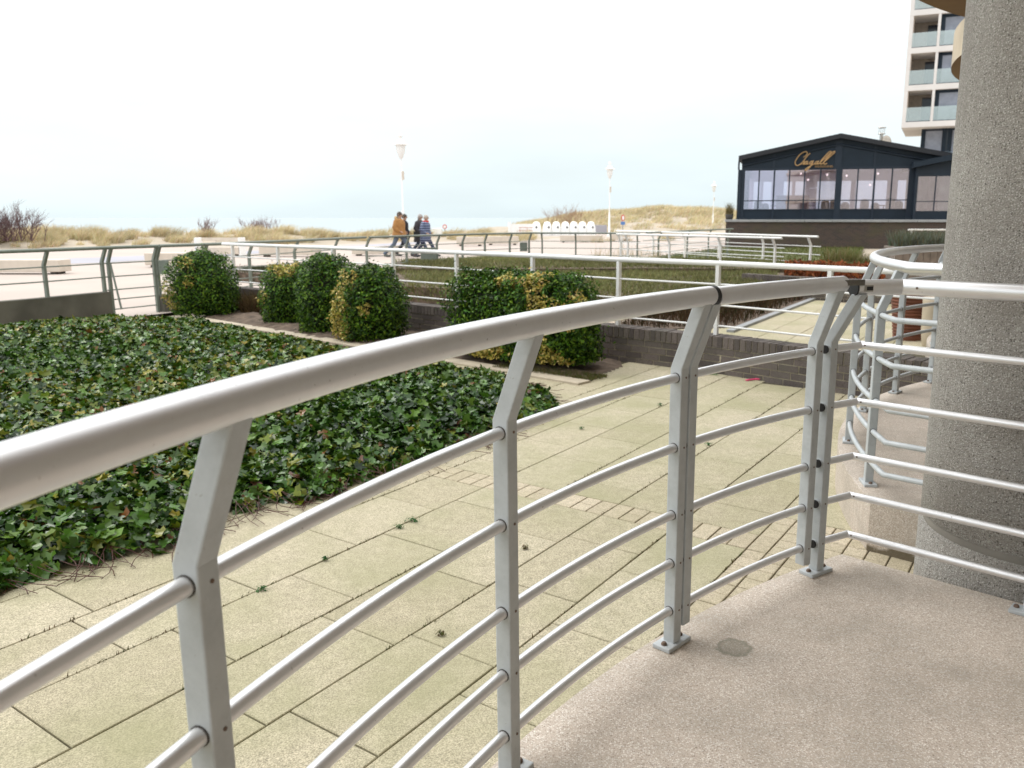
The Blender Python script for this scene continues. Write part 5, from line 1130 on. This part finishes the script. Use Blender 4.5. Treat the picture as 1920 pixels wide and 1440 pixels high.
# annex on the right
ua, ue = ruz(1713, 350)[0], ruz(1713, 350)[0]+3.6
mb = MB(); rbox(mb, ua+.02, ue, -.6, .1, zp, zs-.12); mb.build('annex_sill', M['navy'], t, off)
mb = MB(); z0a, z1a = ruz(1725, 328)[1]-.1, ruz(1740, 300)[1]
P = [rw(ua-.2, -1.0, z0a+.42), rw(ue, -1.0, z0a+.42+.75), rw(ue, 4, z0a+.42+.75), rw(ua-.2, 4, z0a+.42)]; Q = [p+Vector((0, 0, .28)) for p in P]; mb.add(P+Q, [(3,2,1,0), (4,5,6,7), (0,1,5,4), (1,2,6,5), (2,3,7,6), (3,0,4,7)], False); mb.build('annex_roof', M['navy'], t, off)
mb = MB(); P = [rw(ua, -.62, z0a), rw(ue, -.62, z0a), rw(ue, -.62, z0a+1.15), rw(ua, -.62, z0a+.42)]; Q = [p+Vector((RVv.x*.1, RVv.y*.1, 0)) for p in P]; mb.add(P+Q, [(0,1,2,3), (7,6,5,4), (0,4,5,1), (1,5,6,2), (2,6,7,3), (3,7,4,0)], False); mb.build('annex_fascia', M['navy_trim'], t, off)
mb = MB(); rbox(mb, ua, ua+.12, -.64, -.5, zp, z0a); rbox(mb, ua+.95, ua+1.0, -.64, -.52, zs-.12, z0a); rbox(mb, ua+1.9, ua+2.0, -.64, -.5, zp, z0a); rbox(mb, ua+.12, ue, -.63, -.53, zs+.34, zs+.38)
f_ = mb.build('window', M['navy_trim'], t, off); mb = MB(); rbox(mb, ua+.1, ue, -.57, -.562, zs-.12, z0a); mb.build('pane', M['wglass'], f_, off)
mb = MB(); rbox(mb, ua+.0, ue, 3.0, 3.1, zp, z0a+.8); mb.build('annex_back', simple('greenish_room', (.20, .26, .20), .8, .4, 1.2), t, off)
mb = MB(); rbox(mb, ua, ua+.02, -.5, 3, zp, z0a+.4); rbox(mb, ua, ue, -.5, 3, zp-.1, zp+.01); mb.build('annex_wall', M['navy'], t, off)
# sign lettering: traced strokes of the script name
def sg(x, y): u, z = ruz(1460+x/13.714, 270+y/13.714); return u, z
strokes = [[(640,345),(700,300),(733,255),(722,212),(690,200),(640,212),(560,265),(480,360),(430,450),(425,510),(455,550),(500,552),(550,525),(600,485)],
 [(812,240),(760,285),(690,370),(600,490),(572,530)], [(590,505),(625,462),(652,450),(655,470),(628,515),(640,527),(668,505)],
 [(742,458),(712,448),(680,470),(660,505),(675,525),(705,508),(745,455),(722,505),(732,525),(765,505)],
 [(872,458),(842,447),(808,470),(790,505),(803,525),(835,508),(885,450),(845,535),(790,610),(725,668),(690,683),(682,660),(730,620),(830,560),(915,512)],
 [(1012,458),(985,447),(950,470),(930,505),(943,525),(975,508),(1022,452),(995,505),(1005,525),(1040,505)],
 [(1040,505),(1130,420),(1250,310),(1325,235),(1348,205),(1328,195),(1290,215),(1200,305),(1110,405),(1072,470),(1070,510),(1090,525),(1130,500)],
 [(1130,500),(1230,410),(1350,300),(1425,235),(1445,205),(1425,195),(1385,215),(1295,305),(1205,405),(1165,470),(1160,508),(1182,525),(1215,515),(1240,490)]]
sm_ = simple('brushed_bronze', (.52, .33, .16), .35, .1, 5, .6)
s_t = thing('sign_lettering', 'bronze handwriting style lettering spelling the restaurant name on its gable', 'sign', rw(uap-1, -.08, 4.2)); so_ = s_t.location.copy()
for nm, st in zip('Chhagall', strokes):
    pts_ = []
    for i in range(len(st)-1):           # smooth the traced stroke
        p0, p1, p2, p3 = st[max(i-1, 0)], st[i], st[i+1], st[min(i+2, len(st)-1)]
        for q in range(4):
            s_ = q/4; f_ = lambda a, b, c, d: .5*((2*b)+(-a+c)*s_+(2*a-5*b+4*c-d)*s_*s_+(-a+3*b-3*c+d)*s_**3); pts_.append((f_(p0[0], p1[0], p2[0], p3[0]), f_(p0[1], p1[1], p2[1], p3[1])))
    pts_.append(st[-1]); P = []
    for x, y in pts_: u, z = sg(x, y); P.append(rw(u, -.10, z))
    mb = MB(); mb.tube(P, .027, 6); mb.build('letter', sm_, s_t, so_)
mb = MB()
for k in range(11):
    x = 935+k*43; u, z = sg(x, 575); u2, _ = sg(x+26, 575); rbox(mb, u, u2, -.09, -.05, z-.045, z-.02); rbox(mb, u, u+.02, -.09, -.05, z-.045, z+.05); 
    if k % 2: rbox(mb, u, u2, -.09, -.05, z+.03, z+.05)
mb.build('small_lettering', sm_, s_t, so_)
# flue and dish on the roof
fl = thing('flue', 'metal chimney flue with a flat cap on the restaurant roof', 'chimney', rw(ruz(1662, 270)[0], 3.0, 4.9)); fo = fl.location.copy(); c = fl.location
mb = MB(); mb.tube([(c.x, c.y, c.z-.2), (c.x, c.y, c.z+.95)], .10, 12); mb.build('pipe', M['steel'], fl, fo)
mb = MB(); mb.lathe([(.20, .95), (.20, 1.0), (.08, 1.02)], c, 14); mb.lathe([(.22, 1.28), (.22, 1.32), (.03, 1.36)], c, 14)
for a in range(4): mb.tube([(c.x+.16*math.cos(a*1.57), c.y+.16*math.sin(a*1.57), c.z+1.0), (c.x+.16*math.cos(a*1.57), c.y+.16*math.sin(a*1.57), c.z+1.28)], .015, 5)
mb.build('cap', M['steel'], fl, fo)
mb = MB(); mb.lathe([(.02, 0), (.18, .02), (.30, .09), (.31, .10), (.18, .035), (.02, .02)], (0, 0, 0), 20); q = mb.build('satellite_dish', M['bench']); q.location = rw(ruz(1671, 262)[0], 2.8, ruz(1671, 262)[1]+.15); q.rotation_euler = (R(78), 0, R(20)); tag(q, 'pale satellite dish beside the chimney flue', 'dish')
mb = MB(); q0 = q.location; mb.tube([q0+Vector((0, .1, 0)), q0+Vector((0, .12, -.6))], .025, 6); mb.build('mast', M['steel'], q, q0) if False else None
# plinth
pl = thing('plinth_wall', 'dark brick plinth wall with a grey stone ledge carrying the restaurant', 'wall', (RA.x, RA.y, G)); po = pl.location.copy()
mbk, Nb, Lb, Pb = new_mat('plinth_brick'); v = coords(Nb); bt = nd(Nb, 'ShaderNodeTexBrick'); bt.inputs['Scale'].default_value = 1; bt.inputs['Brick Width'].default_value = .23; bt.inputs['Row Height'].default_value = .075; bt.inputs['Mortar Size'].default_value = .007
bt.inputs['Color1'].default_value = (.075, .050, .042, 1); bt.inputs['Color2'].default_value = (.045, .036, .034, 1); bt.inputs['Mortar'].default_value = (.10, .085, .07, 1)
mpb = nd(Nb, 'ShaderNodeMapping'); mpb.inputs['Rotation'].default_value = (R(90), 0, 0); sxyz = Nb.new('ShaderNodeSeparateXYZ'); cx_ = Nb.new('ShaderNodeCombineXYZ'); Lb.new(v, sxyz.inputs[0]); Lb.new(sxyz.outputs[0], cx_.inputs[0]); Lb.new(sxyz.outputs[2], cx_.inputs[1]); Lb.new(cx_.outputs[0], bt.inputs['Vector'])
nzb = nd(Nb, 'ShaderNodeTexNoise', Scale=.9, Detail=5); Lb.new(v, nzb.inputs['Vector']); rb = ramp_node(Nb, [(.5, (0, 0, 0)), (.75, (.6, .6, .6))]); Lb.new(nzb.outputs['Fac'], rb.inputs[0]); Lb.new(mixc(Nb, Lb, rb.outputs[0], bt.outputs[0], (.07, .07, .03)), Pb.inputs['Base Color']); Pb.inputs['Roughness'].default_value = .9
u_l, u_r = ruz(1363, 430)[0], ue+2
mb = MB(); rbox(mb, u_l, u_r, -.95, 9, G-.05, zp-.13); mb.build('brickwork', mbk, pl, po)
mb = MB(); s_ = u_l-.06
while s_ < u_r: rbox(mb, s_+.006, min(u_r, s_+1.39), -1.05, 9.05, zp-.13, zp-.0); s_ += 1.4
mb.build('stone_ledge', M['grey_kerb'], pl, po, bevel=.01)
c = rw(-.55, -.4, zp); mb = MB(); mb.lathe([(.16, 0), (.2, .05), (.24, .28), (.2, .28)], (0, 0, 0), 14); o = mb.build('plant_pot', M['foot']); o.location = c; tag(o, 'small dark pot at the left corner of the restaurant ledge', 'pot')
p, h_, tn = tuft((c.x, c.y, zp+.25), 260, .2, .75, .2, 140, [(.22,.17,.09), (.14,.13,.05)], [1, 1]); o = blades('potted_grass', p, h_, (0, 0), tn, 141, .012, .5); tag(o, 'dry grass growing in the small pot by the restaurant corner', 'plant')

# ------------------------------------------------------------------ white apartment tower behind the restaurant
m, N_, Lk, P_ = new_mat('greenish_balcony_glass')
tr = N_.new('ShaderNodeBsdfTransparent'); tr.inputs[0].default_value = (.84, .88, .86, 1); gl = N_.new('ShaderNodeBsdfGlossy'); gl.inputs['Roughness'].default_value = .05; gl.inputs[0].default_value = (.92, .95, .94, 1)
ms = N_.new('ShaderNodeMixShader'); ms.inputs[0].default_value = .34; Lk.new(tr.outputs[0], ms.inputs[1]); Lk.new(gl.outputs[0], ms.inputs[2]); Lk.new(ms.outputs[0], N_['Material Output'].inputs[0]); M['balglass'] = m
TA = gd(1674, 75); TU = Vector((.91, -.414)); TV = Vector((.414, .91)); ta = math.atan2(TU.y, TU.x)
def tw(u, v_, z): return Vector((TA.x+TU.x*u+TV.x*v_, TA.y+TU.y*u+TV.y*v_, z))
t = thing('tower', 'white apartment tower with recessed glass balconies rising behind the restaurant', 'tower', (TA.x, TA.y, G)); off = t.location.copy()
def tbox(mb, u0, u1, v0, v1, z0, z1): mb.box(tw((u0+u1)/2, (v0+v1)/2, (z0+z1)/2), (u1-u0, v1-v0, z1-z0), ta)
zF = [8.95 + 3.03*k for k in range(6)]       # bottom faces of the slab bands
TW = 11.0; bayw = [0.0, 2.25, 5.2, 8.0, 11.0]
M['tower'] = simple('white_tower_render', (.72, .68, .66), .7, .05, .8); M['tower_in'] = simple('beige_balcony_cladding', (.50, .42, .35), .7, .15, 4); M['dkglass'] = simple('dark_window_glass', (.035, .045, .065), .08, .1, 1); M['curtain'] = simple('grey_curtain', (.26, .28, .34), .5, .15, 2)
mb = MB()
for z in zF: tbox(mb, 0, TW, 0, 9, z, z+.46)
mb.build('slab_band', M['tower'], t, off)
for k, z in enumerate(zF[:-1]):
    z0, z1 = z+.46, zF[k+1]
    for i, u in enumerate(bayw[:-1]):
        mb = MB(); w_ = .32 if i == 0 else .22; tbox(mb, u+.003, u+w_, .01, 1.9 if i else 8.9, z0, z1); mb.build('column', M['tower'], t, off)
        ua_, ub_ = u+w_, bayw[i+1]
        if i % 2 == 0:     # open balcony with a boarded side and a dark door at the back
            mb = MB(); tbox(mb, ua_, ua_+.05, .15, 3.2, z0, z1); tbox(mb, ua_, ub_, 3.2, 3.3, z0, z1); mb.build('balcony_wall', M['tower_in'], t, off)
            mb = MB(); tbox(mb, ub_-.85, ub_-.02, 3.1, 3.19, z0, z0+2.3); d_ = mb.build('window', M['dkglass'], t, off)
        else:
            mb = MB(); tbox(mb, ua_, ub_, .55, .6, z0, z1); f_ = mb.build('window', M['dkglass'], t, off)
            mb = MB(); tbox(mb, ua_+.35, ub_-.9, .52, .545, z0+.1, z1-.25); mb.build('curtain', M['curtain'], f_, off)
            mb = MB(); tbox(mb, ua_, ua_+.3, .44, .5, z0, z1); tbox(mb, ub_-.7, ub_-.6, .44, .5, z0, z1); tbox(mb, ua_, ub_, .44, .5, z1-.2, z1); mb.build('frame', M['navy'], f_, off)
        mb = MB(); tbox(mb, ua_+.01, ub_-.01, .06, .085, z0+.05, z0+1.2); mb.build('glass_balustrade', M['balglass'] if 'balglass' in M else M['glass'], t, off)
        mb = MB(); tbox(mb, ua_+.01, ub_-.01, .05, .10, z0, z0+.06); mb.build('balustrade_rail', M['navy'], t, off)
mb = MB(); tbox(mb, 1.6, TW, 2.0, 8, G, zF[0]); mb.build('base', M['dkglass'], t, off)
for u in (1.6, 3.3, 3.75, 5.6):
    mb = MB(); tbox(mb, u, u+.35, 1.9, 2.0, 4, zF[0]); mb.build('base_mullion', M['navy'], t, off)
for u in (1.95, 4.1): mb = MB(); tbox(mb, u, u+1.35, 1.96, 1.985, 5.6, zF[0]-.2); mb.build('curtain', M['curtain'], t, off)
mb = MB(); tbox(mb, 1.3, TW, 1.2, 1.225, 5.2, 6.95); mb.build('glass_balustrade', M['glass'], t, off)
